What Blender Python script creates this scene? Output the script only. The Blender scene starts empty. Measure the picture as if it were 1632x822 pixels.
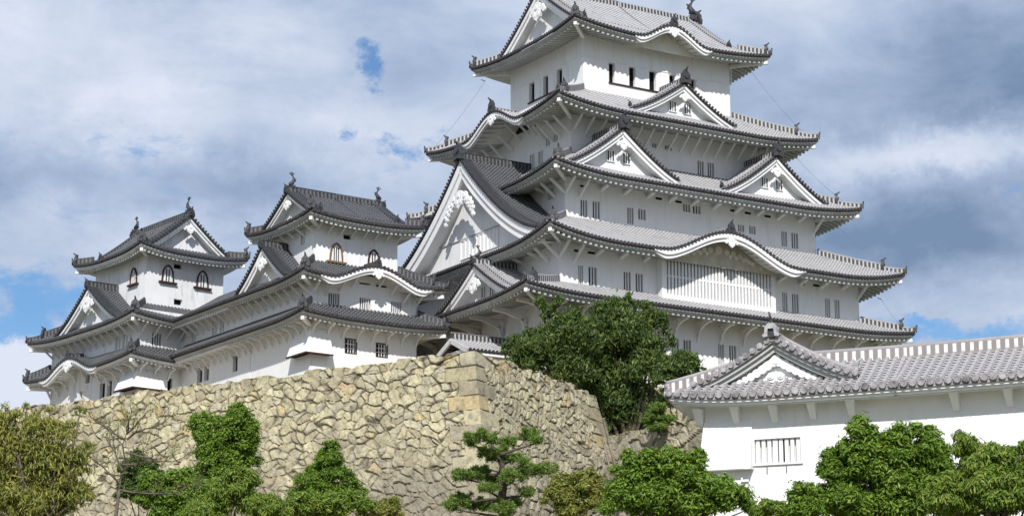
import bpy, math, random
import numpy as np
from mathutils import Vector, Matrix
random.seed(7); rng=np.random.default_rng(7)
scene=bpy.context.scene
COL=scene.collection
R=math.radians
# ---------------------------------------------------------------- camera
F=3521.27; PITCH=R(13.1943); YAW=R(31.598); CAM=np.array([-89.567,-129.716,1.6])
cd=bpy.data.cameras.new('camera'); cam=bpy.data.objects.new('camera',cd); COL.objects.link(cam)
cam.location=CAM; cam.rotation_euler=(math.pi/2+PITCH,0,-YAW)
cd.sensor_width=36; cd.lens=F/1632*36; cd.clip_start=0.5; cd.clip_end=6000
scene.camera=cam
FW=np.array([math.sin(YAW)*math.cos(PITCH),math.cos(YAW)*math.cos(PITCH),math.sin(PITCH)])
RT=np.array([math.cos(YAW),-math.sin(YAW),0]); UP=np.cross(RT,FW)
def ray(px,py): return FW+RT*(px-816)/F-UP*(py-411)/F
def at(px,py,d): return CAM+ray(px,py)*d
def onY(px,py,Y):
    d=ray(px,py); return CAM+d*(Y-CAM[1])/d[1]
def onX(px,py,X):
    d=ray(px,py); return CAM+d*(X-CAM[0])/d[0]
# ---------------------------------------------------------------- light
SUN_EL=R(39.5); SUN_DIR=(-0.55,-0.835)          # horizontal direction towards the sun (x, y)
sl=bpy.data.lights.new('sun','SUN'); sl.energy=4.6; sl.angle=R(0.5); sl.color=(1.0,0.965,0.92)
so=bpy.data.objects.new('sun',sl); COL.objects.link(so)
n=math.hypot(*SUN_DIR); sv=Vector((SUN_DIR[0]/n*math.cos(SUN_EL),SUN_DIR[1]/n*math.cos(SUN_EL),math.sin(SUN_EL)))
so.rotation_euler=sv.to_track_quat('Z','Y').to_euler(); so.location=(-150,-200,200)
w=bpy.data.worlds.new('World'); scene.world=w; w.use_nodes=True
nt=w.node_tree; nt.nodes.clear()
def N(t,**k):
    x=nt.nodes.new(t)
    for a,b in k.items(): setattr(x,a,b)
    return x
def L(a,b): nt.links.new(a,b)
def mth(op,a,b=None,clamp=False):
    x=N('ShaderNodeMath',operation=op); x.use_clamp=clamp
    for i,q in enumerate((a,b)):
        if q is None: continue
        if isinstance(q,(int,float)): x.inputs[i].default_value=q
        else: L(q,x.inputs[i])
    return x.outputs[0]
def mixc(f,a,b):
    x=N('ShaderNodeMix',data_type='RGBA')
    for s,q in ((0,f),(6,a),(7,b)):
        if isinstance(q,(int,float)): x.inputs[s].default_value=q
        elif isinstance(q,tuple): x.inputs[s].default_value=(*q,1)
        else: L(q,x.inputs[s])
    return x.outputs[2]
sky=N('ShaderNodeTexSky',sky_type='NISHITA'); sky.sun_disc=False; sky.sun_elevation=SUN_EL
sky.sun_rotation=math.atan2(SUN_DIR[0],SUN_DIR[1]); sky.air_density=1.0; sky.dust_density=0.6
tc=N('ShaderNodeTexCoord')
def noise(vec,sc,det,rough=.55,dist=0.,w_=0):
    x=N('ShaderNodeTexNoise',noise_dimensions='3D'); x.inputs['Scale'].default_value=sc
    x.inputs['Detail'].default_value=det; x.inputs['Roughness'].default_value=rough; x.inputs['Distortion'].default_value=dist
    L(vec,x.inputs['Vector']); return x
# directions warped by noise so the cloud edges billow
wn=noise(tc.outputs['Generated'],22,8,.68)
sub=N('ShaderNodeVectorMath',operation='SUBTRACT'); L(wn.outputs['Color'],sub.inputs[0]); sub.inputs[1].default_value=(.5,.5,.5)
scl=N('ShaderNodeVectorMath',operation='SCALE'); L(sub.outputs[0],scl.inputs[0]); scl.inputs['Scale'].default_value=.055
wv=N('ShaderNodeVectorMath',operation='ADD'); L(tc.outputs['Generated'],wv.inputs[0]); L(scl.outputs[0],wv.inputs[1])
WDIR=wv.outputs[0]
def blob(px,py,rx,ry,amp,rot=0):
    c=ray(px,py); c=c/np.linalg.norm(c)
    e1=np.cross(c,[0,0,1.]); e1/=np.linalg.norm(e1); e2=np.cross(e1,c)
    cr,sr=math.cos(rot),math.sin(rot); a=(e1*cr+e2*sr); b=(-e1*sr+e2*cr)
    s=N('ShaderNodeVectorMath',operation='SUBTRACT'); L(WDIR,s.inputs[0]); s.inputs[1].default_value=tuple(c)
    out=[]
    for e,r_ in ((a,rx),(b,ry)):
        d=N('ShaderNodeVectorMath',operation='DOT_PRODUCT'); L(s.outputs[0],d.inputs[0]); d.inputs[1].default_value=tuple(e*F/r_)
        out.append(mth('POWER',mth('ABSOLUTE',d.outputs['Value']),2))
    q=mth('MULTIPLY',mth('ADD',out[0],out[1]),-1.)
    return mth('MULTIPLY',mth('EXPONENT',q),amp)
def total(bl,start):
    t=start
    for b in bl: t=mth('ADD',t,blob(*b))
    return t
# holes of blue between the clouds
map2=N('ShaderNodeMapping'); map2.inputs['Scale'].default_value=(1,1,2.2); L(tc.outputs['Generated'],map2.inputs['Vector'])
n1=noise(map2.outputs[0],7,8,.58,.3)
hole=total([(590,96,30,34,1.0,-.3),(640,225,55,16,.55,0),(570,228,22,14,.5),(700,250,60,40,.35),(55,470,120,60,.75),(110,560,110,50,1.0),(1530,515,170,26,.95),(1445,505,60,14,.5),(537,4,26,12,.8),
   (15,520,60,60,.45),(30,255,20,10,.1)], mth('MULTIPLY',mth('SUBTRACT',n1.outputs['Fac'],.5),1.7))
n4=noise(map2.outputs[0],34,9,.66,.4)
hole=mth('ADD',hole,mth('MULTIPLY',mth('SUBTRACT',n4.outputs['Fac'],.5),2.2))
hole=mth('SUBTRACT',hole,blob(22,612,62,52,2.2))
ramp=N('ShaderNodeMapRange'); ramp.interpolation_type='SMOOTHSTEP'; L(hole,ramp.inputs[0]); ramp.inputs[1].default_value=.22; ramp.inputs[2].default_value=.98
# light and dark parts of the cloud deck
n2=noise(map2.outputs[0],5,7,.5,.2); n3=noise(map2.outputs[0],12,10,.62,.3)
lum=mth('ADD',mth('MULTIPLY',mth('SUBTRACT',n2.outputs['Fac'],.5),1.25),mth('MULTIPLY',mth('SUBTRACT',n3.outputs['Fac'],.5),1.0))
lum=total([(130,60,190,110,.34),(390,40,130,60,.34),(1480,235,230,34,.42),(600,300,150,110,.2),(1340,60,140,60,.1),(20,610,70,52,1.1),(560,190,90,60,.2),
   (250,290,420,50,-.36),(1480,370,260,90,-.46),(1560,80,220,90,-.36),(1500,150,200,60,-.12),(560,330,300,40,-.08),(1350,420,160,60,-.12)],mth('ADD',lum,.59))
lum=mth('MINIMUM',mth('MAXIMUM',lum,0.),1.)
cr=N('ShaderNodeValToRGB'); L(lum,cr.inputs[0])
e=cr.color_ramp.elements; e[0].position=0.05; e[0].color=(.185,.27,.42,1); e[1].position=1; e[1].color=(.70,.755,.88,1)
m=cr.color_ramp.elements.new(.5); m.color=(.40,.495,.665,1)
SKYK=13.6
cs=N('ShaderNodeVectorMath',operation='SCALE'); L(cr.outputs[0],cs.inputs[0]); cs.inputs['Scale'].default_value=SKYK
blue=N('ShaderNodeVectorMath',operation='MULTIPLY'); L(sky.outputs[0],blue.inputs[0]); blue.inputs[1].default_value=(.78,1.15,1.5)
fin=mixc(mth('MULTIPLY',ramp.outputs[0],.92),cs.outputs[0],blue.outputs[0])
bg=N('ShaderNodeBackground'); bg.inputs['Strength'].default_value=.075; L(fin,bg.inputs['Color'])
out=N('ShaderNodeOutputWorld'); L(bg.outputs[0],out.inputs[0])
vs=scene.view_settings; vs.view_transform='Standard'; vs.look='None'; vs.gamma=1; vs.exposure=0.05; vs.use_curve_mapping=False

# ---------------------------------------------------------------- materials
def mat(name,build):
    global nt
    m_=bpy.data.materials.new(name); m_.use_nodes=True; old=nt; nt=m_.node_tree
    b=nt.nodes['Principled BSDF']; build(b); nt=old; return m_
def ramp2(fac,stops):
    x=N('ShaderNodeValToRGB'); L(fac,x.inputs[0]); el=x.color_ramp.elements
    el[0].position=stops[0][0]; el[0].color=(*stops[0][1],1); el[1].position=stops[-1][0]; el[1].color=(*stops[-1][1],1)
    for p,c in stops[1:-1]:
        q=el.new(p); q.color=(*c,1)
    return x.outputs[0]
def objc(): return N('ShaderNodeTexCoord').outputs['Object']
def bump(b,h,s,d=.05):
    x=N('ShaderNodeBump'); x.inputs['Strength'].default_value=s; x.inputs['Distance'].default_value=d; L(h,x.inputs['Height']); L(x.outputs[0],b.inputs['Normal'])
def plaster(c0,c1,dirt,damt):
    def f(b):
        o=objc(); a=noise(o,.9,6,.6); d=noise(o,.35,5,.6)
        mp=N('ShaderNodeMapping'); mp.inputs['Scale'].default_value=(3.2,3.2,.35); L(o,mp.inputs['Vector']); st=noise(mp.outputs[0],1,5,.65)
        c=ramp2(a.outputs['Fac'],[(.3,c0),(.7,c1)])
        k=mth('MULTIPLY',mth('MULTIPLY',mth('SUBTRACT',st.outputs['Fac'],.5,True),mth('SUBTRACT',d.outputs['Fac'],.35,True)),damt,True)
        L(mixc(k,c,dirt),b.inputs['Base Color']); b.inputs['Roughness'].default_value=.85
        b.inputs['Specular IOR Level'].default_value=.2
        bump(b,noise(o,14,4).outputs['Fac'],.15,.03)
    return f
PL=mat('white_plaster',plaster((.79,.79,.79),(.84,.84,.84),(.48,.47,.44),7))
PLS=mat('shaded_soffit_plaster',plaster((.68,.65,.58),(.78,.76,.70),(.45,.40,.30),9))  # white plaster again, with the yellowish shade of undersides put into its colour
PLE=mat('shade_grey_plaster',plaster((.44,.45,.44),(.56,.57,.56),(.30,.29,.25),9))  # white plaster greyed, so shade on mouldings and boards sits in the colour
PLO=mat('aged_plaster',plaster((.70,.71,.72),(.79,.80,.81),(.30,.30,.30),11))
def uvn(): return N('ShaderNodeUVMap').outputs[0]
def band(v,period,duty,off=0.):
    fr=mth('FRACT',mth('ADD',mth('DIVIDE',v,period),off))
    x=N('ShaderNodeMapRange'); x.interpolation_type='SMOOTHSTEP'; L(fr,x.inputs[0]); x.inputs[1].default_value=duty-.05; x.inputs[2].default_value=duty+.05
    return x.outputs[0]
def tiles(dark,lite,period,duty,lichen,amt,rough=.6):
    def f(b):
        s=N('ShaderNodeSeparateXYZ'); L(uvn(),s.inputs[0]); o=objc()
        a=noise(o,1.3,5,.65); g=noise(o,7,5,.6)
        k=band(s.outputs['Y'],period,duty)
        c=mixc(k,dark,lite)
        c=mixc(mth('MULTIPLY',mth('SUBTRACT',mth('ADD',a.outputs['Fac'],mth('MULTIPLY',g.outputs['Fac'],.6)),.78,True),amt,True),c,lichen)
        L(c,b.inputs['Base Color']); b.inputs['Roughness'].default_value=rough; b.inputs['Specular IOR Level'].default_value=.35
        bump(b,g.outputs['Fac'],.2,.02)
    return f
TP=mat('pan_tile_plastered',tiles((.025,.024,.026),(.17,.17,.17),.30,.50,(.16,.155,.155),1.6))
TR=mat('round_tile_plastered',tiles((.31,.305,.31),(.56,.56,.56),.30,.66,(.16,.155,.16),1.7))
TPO=mat('pan_tile_old',tiles((.016,.018,.02),(.11,.113,.118),.30,.58,(.045,.045,.045),1.5))
TRO=mat('round_tile_old',tiles((.055,.058,.064),(.17,.175,.18),.30,.70,(.03,.032,.035),2.2))
TPN=mat('pan_tile_near',tiles((.03,.026,.026),(.40,.385,.37),.22,.45,(.30,.285,.28),1.0))
TRN=mat('round_tile_near',tiles((.30,.29,.295),(.40,.39,.39),.30,.8,(.46,.445,.43),1.2))
def simple(c0,c1,sc,rough=.7,sp=.3):
    def f(b):
        o=objc(); L(ramp2(noise(o,sc,5,.65).outputs['Fac'],[(.32,c0),(.68,c1)]),b.inputs['Base Color']); b.inputs['Roughness'].default_value=rough; b.inputs['Specular IOR Level'].default_value=sp
    return f
TE=mat('tile_end_dark',simple((.022,.019,.022),(.085,.075,.08),6))
TEN=mat('tile_end_near',simple((.10,.09,.095),(.46,.44,.45),3.0))
TEO=mat('tile_end_old',simple((.025,.026,.03),(.085,.085,.09),6))
ON=mat('ornament_dark',simple((.02,.02,.024),(.07,.07,.075),5,.5,.5))
ONN=mat('ornament_grey',simple((.25,.24,.25),(.5,.49,.49),4))
def ladder(dark,lite,period,duty):
    def f(b):
        s=N('ShaderNodeSeparateXYZ'); L(uvn(),s.inputs[0]); g=noise(objc(),5,4,.6)
        k=mth('MULTIPLY',band(s.outputs['X'],period,duty),1.)
        c=mixc(k,dark,lite); c=mixc(mth('MULTIPLY',mth('SUBTRACT',g.outputs['Fac'],.5,True),2.,True),c,(.2,.19,.19))
        L(c,b.inputs['Base Color']); b.inputs['Roughness'].default_value=.7
    return f
RG=mat('ridge_plastered',ladder((.04,.038,.04),(.42,.42,.42),.30,.58))
RGO=mat('ridge_old',ladder((.025,.026,.03),(.12,.12,.125),.30,.6))
RGN=mat('ridge_near',ladder((.25,.22,.215),(.74,.72,.71),.29,.58))
DK=mat('dark_opening',simple((.006,.006,.007),(.014,.012,.012),2,.9,.1))
RED=mat('dark_red_wood',simple((.035,.016,.012),(.07,.03,.022),3))
OCH=mat('ochre_wood',simple((.15,.09,.045),(.24,.15,.08),3))
WOODP=mat('grey_pole_wood',simple((.16,.12,.09),(.34,.28,.21),2))
WHB=mat('white_bars',simple((.74,.74,.74),(.82,.82,.82),4,.8,.2))
GOLD=mat('brownish_panel',simple((.42,.38,.30),(.60,.56,.47),2))
CAB=mat('cable_metal',simple((.10,.11,.12),(.18,.19,.2),3,.4,.5))

# ---------------------------------------------------------------- mesh helpers
class M:
    def __init__(s): s.v=[];s.f=[];s.m=[];s.u=[];s.sm=[]
    def p(s,a): s.v.append((float(a[0]),float(a[1]),float(a[2]))); return len(s.v)-1
    def face(s,pts,mi=0,uv=None,sm=False):
        i=[s.p(q) for q in pts]; s.f.append(i); s.m.append(mi); s.u.append(uv or [(0,0)]*len(i)); s.sm.append(sm)
    def strip(s,A,B,mi=0,uA=None,uB=None,sm=False):
        """quads between two polylines"""
        ia=[s.p(q) for q in A]; ib=[s.p(q) for q in B]
        for k in range(len(A)-1):
            s.f.append([ia[k],ia[k+1],ib[k+1],ib[k]]); s.m.append(mi); s.sm.append(sm)
            s.u.append([uA[k],uA[k+1],uB[k+1],uB[k]] if uA else [(0,0)]*4)
    def grid(s,P,mi=0,U=None,sm=False):
        idx=[[s.p(q) for q in row] for row in P]
        for i in range(len(P)-1):
            for j in range(len(P[0])-1):
                s.f.append([idx[i][j],idx[i][j+1],idx[i+1][j+1],idx[i+1][j]]); s.m.append(mi); s.sm.append(sm)
                s.u.append([U[i][j],U[i][j+1],U[i+1][j+1],U[i+1][j]] if U else [(0,0)]*4)
    def hexa(s,c,mi=0):
        """8 corners: 0-3 bottom ring, 4-7 top ring"""
        i=[s.p(q) for q in c]
        for q in ((0,3,2,1),(4,5,6,7),(0,1,5,4),(1,2,6,5),(2,3,7,6),(3,0,4,7)):
            s.f.append([i[k] for k in q]); s.m.append(mi); s.u.append([(0,0)]*4); s.sm.append(False)
    def box(s,x0,x1,y0,y1,z0,z1,mi=0):
        s.hexa([(x0,y0,z0),(x1,y0,z0),(x1,y1,z0),(x0,y1,z0),(x0,y0,z1),(x1,y0,z1),(x1,y1,z1),(x0,y1,z1)],mi)
    def bar(s,a,b,w,h,mi=0,up=(0,0,1)):
        a=Vector(a);b=Vector(b);d=(b-a).normalized();u=Vector(up); x=d.cross(u)
        if x.length<1e-4: x=Vector((1,0,0))
        x.normalize(); y=x.cross(d).normalized()
        c=[]
        for q in (a,b):
            c.append([q-x*w/2-y*h/2,q+x*w/2-y*h/2,q+x*w/2+y*h/2,q-x*w/2+y*h/2])
        s.hexa([c[0][0],c[0][1],c[0][2],c[0][3],c[1][0],c[1][1],c[1][2],c[1][3]],mi)
    def tube(s,pts,rad,n=6,mi=0,cap=True,sm=True):
        pts=[Vector(p) for p in pts]; rings=[]
        up=Vector((0.13,.21,.97))
        for i,p in enumerate(pts):
            d=(pts[min(i+1,len(pts)-1)]-pts[max(i-1,0)]).normalized()
            x=d.cross(up)
            if x.length<.05: x=d.cross(Vector((1,0,0)))
            x.normalize(); y=x.cross(d)
            r=rad[i] if hasattr(rad,'__len__') else rad
            rings.append([s.p(p+(x*math.cos(t)+y*math.sin(t))*r) for t in [2*math.pi*k/n for k in range(n)]])
        for a,b in zip(rings,rings[1:]):
            for k in range(n):
                s.f.append([a[k],a[(k+1)%n],b[(k+1)%n],b[k]]); s.m.append(mi); s.u.append([(0,0)]*4); s.sm.append(sm)
        if cap:
            for rr in (rings[0],rings[-1]):
                s.f.append(list(rr)); s.m.append(mi); s.u.append([(0,0)]*n); s.sm.append(False)
    def extr(s,poly,fr,t0,t1,mi=0):
        """extrude a 2-D polygon: fr(a,z,t)->3-D"""
        A=[fr(a,z,t0) for a,z in poly]; B=[fr(a,z,t1) for a,z in poly]
        s.face(A,mi); s.face(B,mi)
        for k in range(len(poly)):
            j=(k+1)%len(poly); s.face([A[k],A[j],B[j],B[k]],mi)
    def disc(s,c,ax,r,t,n=8,mi=0,up=(0,0,1)):
        """short cylinder along ax (Vector) starting at c"""
        ax=Vector(ax).normalized(); x=ax.cross(Vector(up)).normalized(); y=x.cross(ax)
        c=Vector(c); A=[c+(x*math.cos(2*math.pi*k/n)+y*math.sin(2*math.pi*k/n))*r for k in range(n)]
        B=[q+ax*t for q in A]; s.face(B,mi)
        ia=[s.p(q) for q in A]; ib=[s.p(q) for q in B]
        for k in range(n):
            s.f.append([ia[k],ia[(k+1)%n],ib[(k+1)%n],ib[k]]); s.m.append(mi); s.u.append([(0,0)]*4); s.sm.append(False)
    def mesh(s,name,mats):
        me=bpy.data.meshes.new(name); me.from_pydata(s.v,[],s.f)
        for q in mats: me.materials.append(q)
        me.polygons.foreach_set('material_index',s.m); me.polygons.foreach_set('use_smooth',s.sm)
        uv=me.uv_layers.new(name='UVMap'); fl=[c for f in s.u for q in f for c in q]; uv.data.foreach_set('uv',fl)
        me.update(); return me
def ob(name,mm,mats,parent=None,loc=None):
    if isinstance(mm,M): mm=mm.mesh(name,mats)
    o=bpy.data.objects.new(name,mm); COL.objects.link(o)
    if parent is not None:
        o.parent=parent
        if parent.get('zb') is not None: o.location=(0,0,-parent['zb'])
    if loc is not None: o.location=loc
    return o
def thing(name,label,cat,loc,rot=0,group=None):
    o=bpy.data.objects.new(name,None); COL.objects.link(o); o.empty_display_size=.5
    o.location=loc; o.rotation_euler=(0,0,rot); o['label']=label; o['category']=cat; o['zb']=float(loc[2])
    if group: o['group']=group
    return o
def tag(o,label,cat,group=None,kind=None):
    if label: o['label']=label
    if cat: o['category']=cat
    if group: o['group']=group
    if kind: o['kind']=kind
    return o

class Style:
    def __init__(s,wall,soffit,pan,rnd,end,ridge,orn): s.wall,s.soffit,s.pan,s.rnd,s.end,s.ridge,s.orn=wall,soffit,pan,rnd,end,ridge,orn
KEEP=Style(PL,PLS,TP,TR,TE,RG,ON); OLD=Style(PLO,PLO,TPO,TRO,TEO,RGO,ON); MID=Style(PL,PLS,TPO,TRO,TE,RGO,ON); NEAR=Style(PL,PL,TPN,TRN,TEN,RGN,ONN)
PITCHT=.29
# ---- side frames: P(side,a,inset,z)
def sidefn(side,rect):
    x0,x1,y0,y1=rect
    if side=='S': return lambda a,d,z:(a,y0+d,z)
    if side=='N': return lambda a,d,z:(a,y1-d,z)
    if side=='W': return lambda a,d,z:(x0+d,a,z)
    return lambda a,d,z:(x1-d,a,z)
def along(side,rect): return (rect[0],rect[1]) if side in 'SN' else (rect[2],rect[3])
def outv(side): return {'S':(0,-1,0),'N':(0,1,0),'W':(-1,0,0),'E':(1,0,0)}[side]
def kfun(t):
    t=abs(t)
    return 0. if t>=1 else (0.5*(1+math.cos(math.pi*t)))**.92
def smax(a,b,k=.12):
    h=max(0,min(1,.5+.5*(a-b)/k)); return b*(1-h)+a*h+k*h*(1-h)

class Skirt:
    """hipped eave roof between an outer eave rectangle and an inner rectangle"""
    def __init__(s,T,st,outer,inner,ze,zi,lift,bumps=None,wallrect=None,sides='SWEN',full='SW',raf=.42,thick=1.,g=.8,name='roof',hips=True,soft=None):
        s.T,s.st,s.o,s.i,s.ze,s.zi,s.lift,s.b,s.g=T,st,outer,inner,ze,zi,lift,bumps or {},g
        s.w=wallrect or inner
        s.sides=sides
        m_=M()
        for sd in sides: s.side(m_,sd,sd in full)
        s.roof=ob(name,m_,[st.pan,st.rnd,st.end],T)
        s.fascia(sides,thick)
        s.rafters([q for q in sides if q in full],raf)
        if hips: s.hips()
    def ov(s,sd):
        return {'S':s.i[2]-s.o[2],'N':s.o[3]-s.i[3],'W':s.i[0]-s.o[0],'E':s.o[1]-s.i[1]}[sd]
    def rng(s,sd,v):
        a0,a1=along(sd,s.o); b0,b1=along(sd,s.i); return a0+(b0-a0)*v,a1+(b1-a1)*v
    def z(s,sd,a,v):
        a0,a1=s.rng(sd,v)
        z=s.ze+(s.zi-s.ze)*(s.g*v+(1-s.g)*v*v)
        Lc=min(.45*(a1-a0),6.5) if a1>a0 else .1
        c=max(0,1-max(0,a-a0)/Lc)**2.3 if 'x' not in s.b.get(sd+'0','') else 0
        e=max(0,1-max(0,a1-a)/Lc)**2.3 if 'x' not in s.b.get(sd+'1','') else 0
        z+=s.lift*(max(c,e))*(1-v)
        for (cc,hw,H) in s.b.get(sd,[]):
            k=kfun((a-cc)/hw)
            if k>0: z=smax(z,s.ze+H*k+.10*v)
        return z
    def side(s,m_,sd,full):
        P=sidefn(sd,s.o); a0,a1=along(sd,s.o); b0,b1=along(sd,s.i); D=s.ov(sd); Lg=a1-a0
        nu=max(8,int(Lg/.45)); nv=6 if not s.b.get(sd) else 12
        sl=math.hypot(D,s.zi-s.ze)
        G=[];U=[]
        for j in range(nv+1):
            v=j/nv; r0,r1=s.rng(sd,v); row=[];ur=[]
            for k in range(nu+1):
                a=r0+(r1-r0)*k/nu; row.append(P(a,D*v,s.z(sd,a,v))); ur.append((a,v*sl))
            G.append(row);U.append(ur)
        m_.grid(G,0,U)
        # front edge of the pan tiles
        row=[P(a0+Lg*k/nu,-.0,s.z(sd,a0+Lg*k/nu,0)) for k in range(nu+1)]
        low=[(q[0],q[1],q[2]-.17) for q in row]; m_.strip(row,low,2)
        r=.088; n=int(Lg/PITCHT); off=(Lg-n*PITCHT)/2
        ovv=outv(sd); 
        nsd=5 if not s.b.get(sd) else 11
        for k in range(n+1):
            a=a0+off+k*PITCHT
            vm=1.
            if b0>a0 and a<b0: vm=min(vm,(a-a0)/(b0-a0))
            if b1<a1 and a>b1: vm=min(vm,(a1-a)/(a1-b1))
            if vm<.04: continue
            ns=max(2,int(nsd*vm+.5)); rows=[[],[],[],[]];us=[]
            for j in range(ns+1):
                v=vm*j/ns; z=s.z(sd,a,v)
                for q,(da,dz) in enumerate(((-r,-.01),(-.6*r,.085),(.6*r,.085),(r,-.01))):
                    rows[q].append(P(a+da,D*v-(.05 if j==0 else 0),z+dz))
                us.append((0,v*sl))
            for q in range(3): m_.strip(rows[q],rows[q+1],1,us,us)
            c=P(a,-.04,s.z(sd,a,0)+.012)
            if full: m_.disc((c[0],c[1],c[2]-.02),ovv,.122,.05,8,2)
            else: m_.disc(c,ovv,.122,.05,5,2)
    def edge(s,sd,d,dz,nu=None,f0=0,f1=1):
        """polyline at inset d along the eave of a side"""
        o=s.o; rc=(o[0]+d,o[1]-d,o[2]+d,o[3]-d); P=sidefn(sd,rc); a0,a1=along(sd,rc); A0,A1=along(sd,s.o)
        if sd+'0' in s.b: a0=A0
        if sd+'1' in s.b: a1=A1
        nu=nu or max(10,int((A1-A0)/.4)); out=[]
        for k in range(nu+1):
            f=f0+(f1-f0)*k/nu; out.append(P(a0+(a1-a0)*f,0,s.z(sd,A0+(A1-A0)*f,0)+dz))
        return out
    def fascia(s,sides,th):
        m_=M(); t=th
        prof=[(.06,-.16),(.06,-.16-.10*t),(.15,-.16-.10*t),(.15,-.16-.19*t),(.26,-.16-.19*t),(.26,-.16-.26*t)]
        m2=M()
        for sd in sides:
            ls=[s.edge(sd,*q) for q in prof]
            for A,B in zip(ls,ls[1:]): m_.strip(A,B,0)
            D={'S':s.w[2]-s.o[2],'N':s.o[3]-s.w[3],'W':s.w[0]-s.o[0],'E':s.o[1]-s.w[1]}[sd]+.05
            D=max(D,.3)
            z0=-.16-.26*t
            ls=[s.edge(sd,.24+(D-.24)*q,z0+ .22*(D-.24)*q) for q in (0,.5,1)]
            for A,B in zip(ls,ls[1:]): m2.strip(A,B,0)
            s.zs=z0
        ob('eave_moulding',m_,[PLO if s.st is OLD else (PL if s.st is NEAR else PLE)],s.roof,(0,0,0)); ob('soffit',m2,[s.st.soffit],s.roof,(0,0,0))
    def rafters(s,sides,sp):
        m_=M()
        for sd in sides:
            a0,a1=along(sd,s.o); D={'S':s.w[2]-s.o[2],'N':s.o[3]-s.w[3],'W':s.w[0]-s.o[0],'E':s.o[1]-s.w[1]}[sd]
            P=sidefn(sd,s.o); n=int((a1-a0-.7)/sp); off=(a1-a0-n*sp)/2
            for k in range(n+1):
                a=a0+off+k*sp
                de=min(D,a-a0-.02,a1-a-.02)
                if de<.4: continue
                z=s.z(sd,a,0)+s.zs-.075; w_=.085
                z1=z+.22*(de-.24)
                c=[]
                for (d,zz) in ((.25,z-.01),(de,z1-.01)):
                    c+= [P(a-w_,d,zz-.035),P(a+w_,d,zz-.035),P(a+w_,d,zz+.11),P(a-w_,d,zz+.11)]
                m_.hexa(c,0)
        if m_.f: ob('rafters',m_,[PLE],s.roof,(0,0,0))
        # diagonal corner beams with bright ends
        o=s.o;w_=s.w
        for (cx,cy,dx,dy,wx,wy) in ((o[0],o[2],1,1,w_[0],w_[2]),(o[1],o[2],-1,1,w_[1],w_[2]),(o[0],o[3],1,-1,w_[0],w_[3])):
            sdn='S' if cy==o[2] else 'N'
            if sdn not in s.sides: continue
            if cx==o[0] and 'W' not in s.sides: continue
            if cx==o[1] and 'E' not in s.sides: continue
            b=M(); zt=s.z(sdn,cx,0)-.58; D=abs(wx-cx)
            b.bar((cx+dx*.16,cy+dy*.16,zt),(cx+dx*D,cy+dy*D,zt-.1),.22,.22,0); ob('corner_beam',b,[PL],s.roof,(0,0,0))
    def hips(s):
        o,i=s.o,s.i; 
        for nm,(cx,cy,ix,iy,sd) in {'SW':(o[0],o[2],i[0],i[2],'S'),'SE':(o[1],o[2],i[1],i[2],'S'),'NW':(o[0],o[3],i[0],i[3],'N'),'NE':(o[1],o[3],i[1],i[3],'N')}.items():
            if sd not in s.sides or ('W' if nm[1]=='W' else 'E') not in s.sides or (('W' if nm[1]=='W' else 'E')+('0' if nm[0]=='S' else '1')) in s.b: continue
            pts=[]
            for j in range(9):
                v=j/8*.98; x=cx+(ix-cx)*v; y=cy+(iy-cy)*v
                pts.append((x,y,s.z(sd,x,v)))
            lenh=math.dist(pts[0],pts[-1])
            dv=Vector((cx-ix,cy-iy,0)).normalized()
            # small ridge to the corner, tall ridge above
            k=3 if lenh>3.5 else 2
            ridge(s.roof,s.st,[(p[0],p[1],p[2]+.05+(.10 if q==0 else 0)) for q,p in enumerate(pts[:k+1])],.22,.17,'hip_ridge')
            ridge(s.roof,s.st,[(p[0],p[1],p[2]+.05) for p in pts[k-1:]],.26,.34,'hip_ridge')
            p=pts[k-1]; oni(s.roof,s.st,(p[0],p[1],p[2]+.18),dv,.62)
            p=pts[0]; tipo(s.roof,s.st,(p[0],p[1],p[2]+.12),dv)
def ridge(par,st,pts,w_,h,name='ridge',tube=.085):
    m_=M(); pts=[Vector(p) for p in pts]; ds=0; A=[];B=[];C=[];D=[];u=[]
    for i,p in enumerate(pts):
        d=pts[min(i+1,len(pts)-1)]-pts[max(i-1,0)]; x=Vector((d.y,-d.x,0)).normalized()*w_/2
        if i: ds+=(p-pts[i-1]).length
        A.append(p-x+Vector((0,0,-.12)));B.append(p-x*.8+Vector((0,0,h)));C.append(p+x*.8+Vector((0,0,h)));D.append(p+x+Vector((0,0,-.12))); u.append((ds,0))
    # resample the uv only; segments follow the roof curve
    m_.strip(A,B,0,u,u); m_.strip(B,C,0,u,u); m_.strip(C,D,0,u,u)
    m_.face([A[0],B[0],C[0],D[0]],0); m_.face([A[-1],B[-1],C[-1],D[-1]],0)
    m_.tube([p+Vector((0,0,h+.03)) for p in pts],tube,6,1,True)
    return ob(name,m_,[st.ridge,st.rnd],par,(0,0,0))
def oni(par,st,pos,d,s_):
    """dark demon-tile plate with a horn, facing d"""
    d=Vector(d).normalized(); x=Vector((-d.y,d.x,0)); p=Vector(pos); m_=M()
    def fr(a,z,t): return p+x*a*s_+Vector((0,0,z*s_))+d*t
    poly=[(-.5,-.25),(-.55,.15),(-.42,.35),(-.40,.62),(-.22,.80),(-.13,.92),(-.07,1.02),(.07,1.02),(.13,.92),(.22,.80),(.40,.62),(.42,.35),(.55,.15),(.5,-.25),(0,-.1)]
    m_.extr(poly,fr,-.16*s_,.12*s_)
    m_.disc(fr(0,.42,.12*s_),d,.22*s_,.12*s_,8)
    m_.tube([fr(0,.85,-.25*s_),fr(0,1.0,.12*s_),fr(0,1.2,.36*s_)],[.11*s_,.1*s_,.07*s_],6)
    return ob('ridge_ornament',m_,[st.orn],par,(0,0,0))
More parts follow.
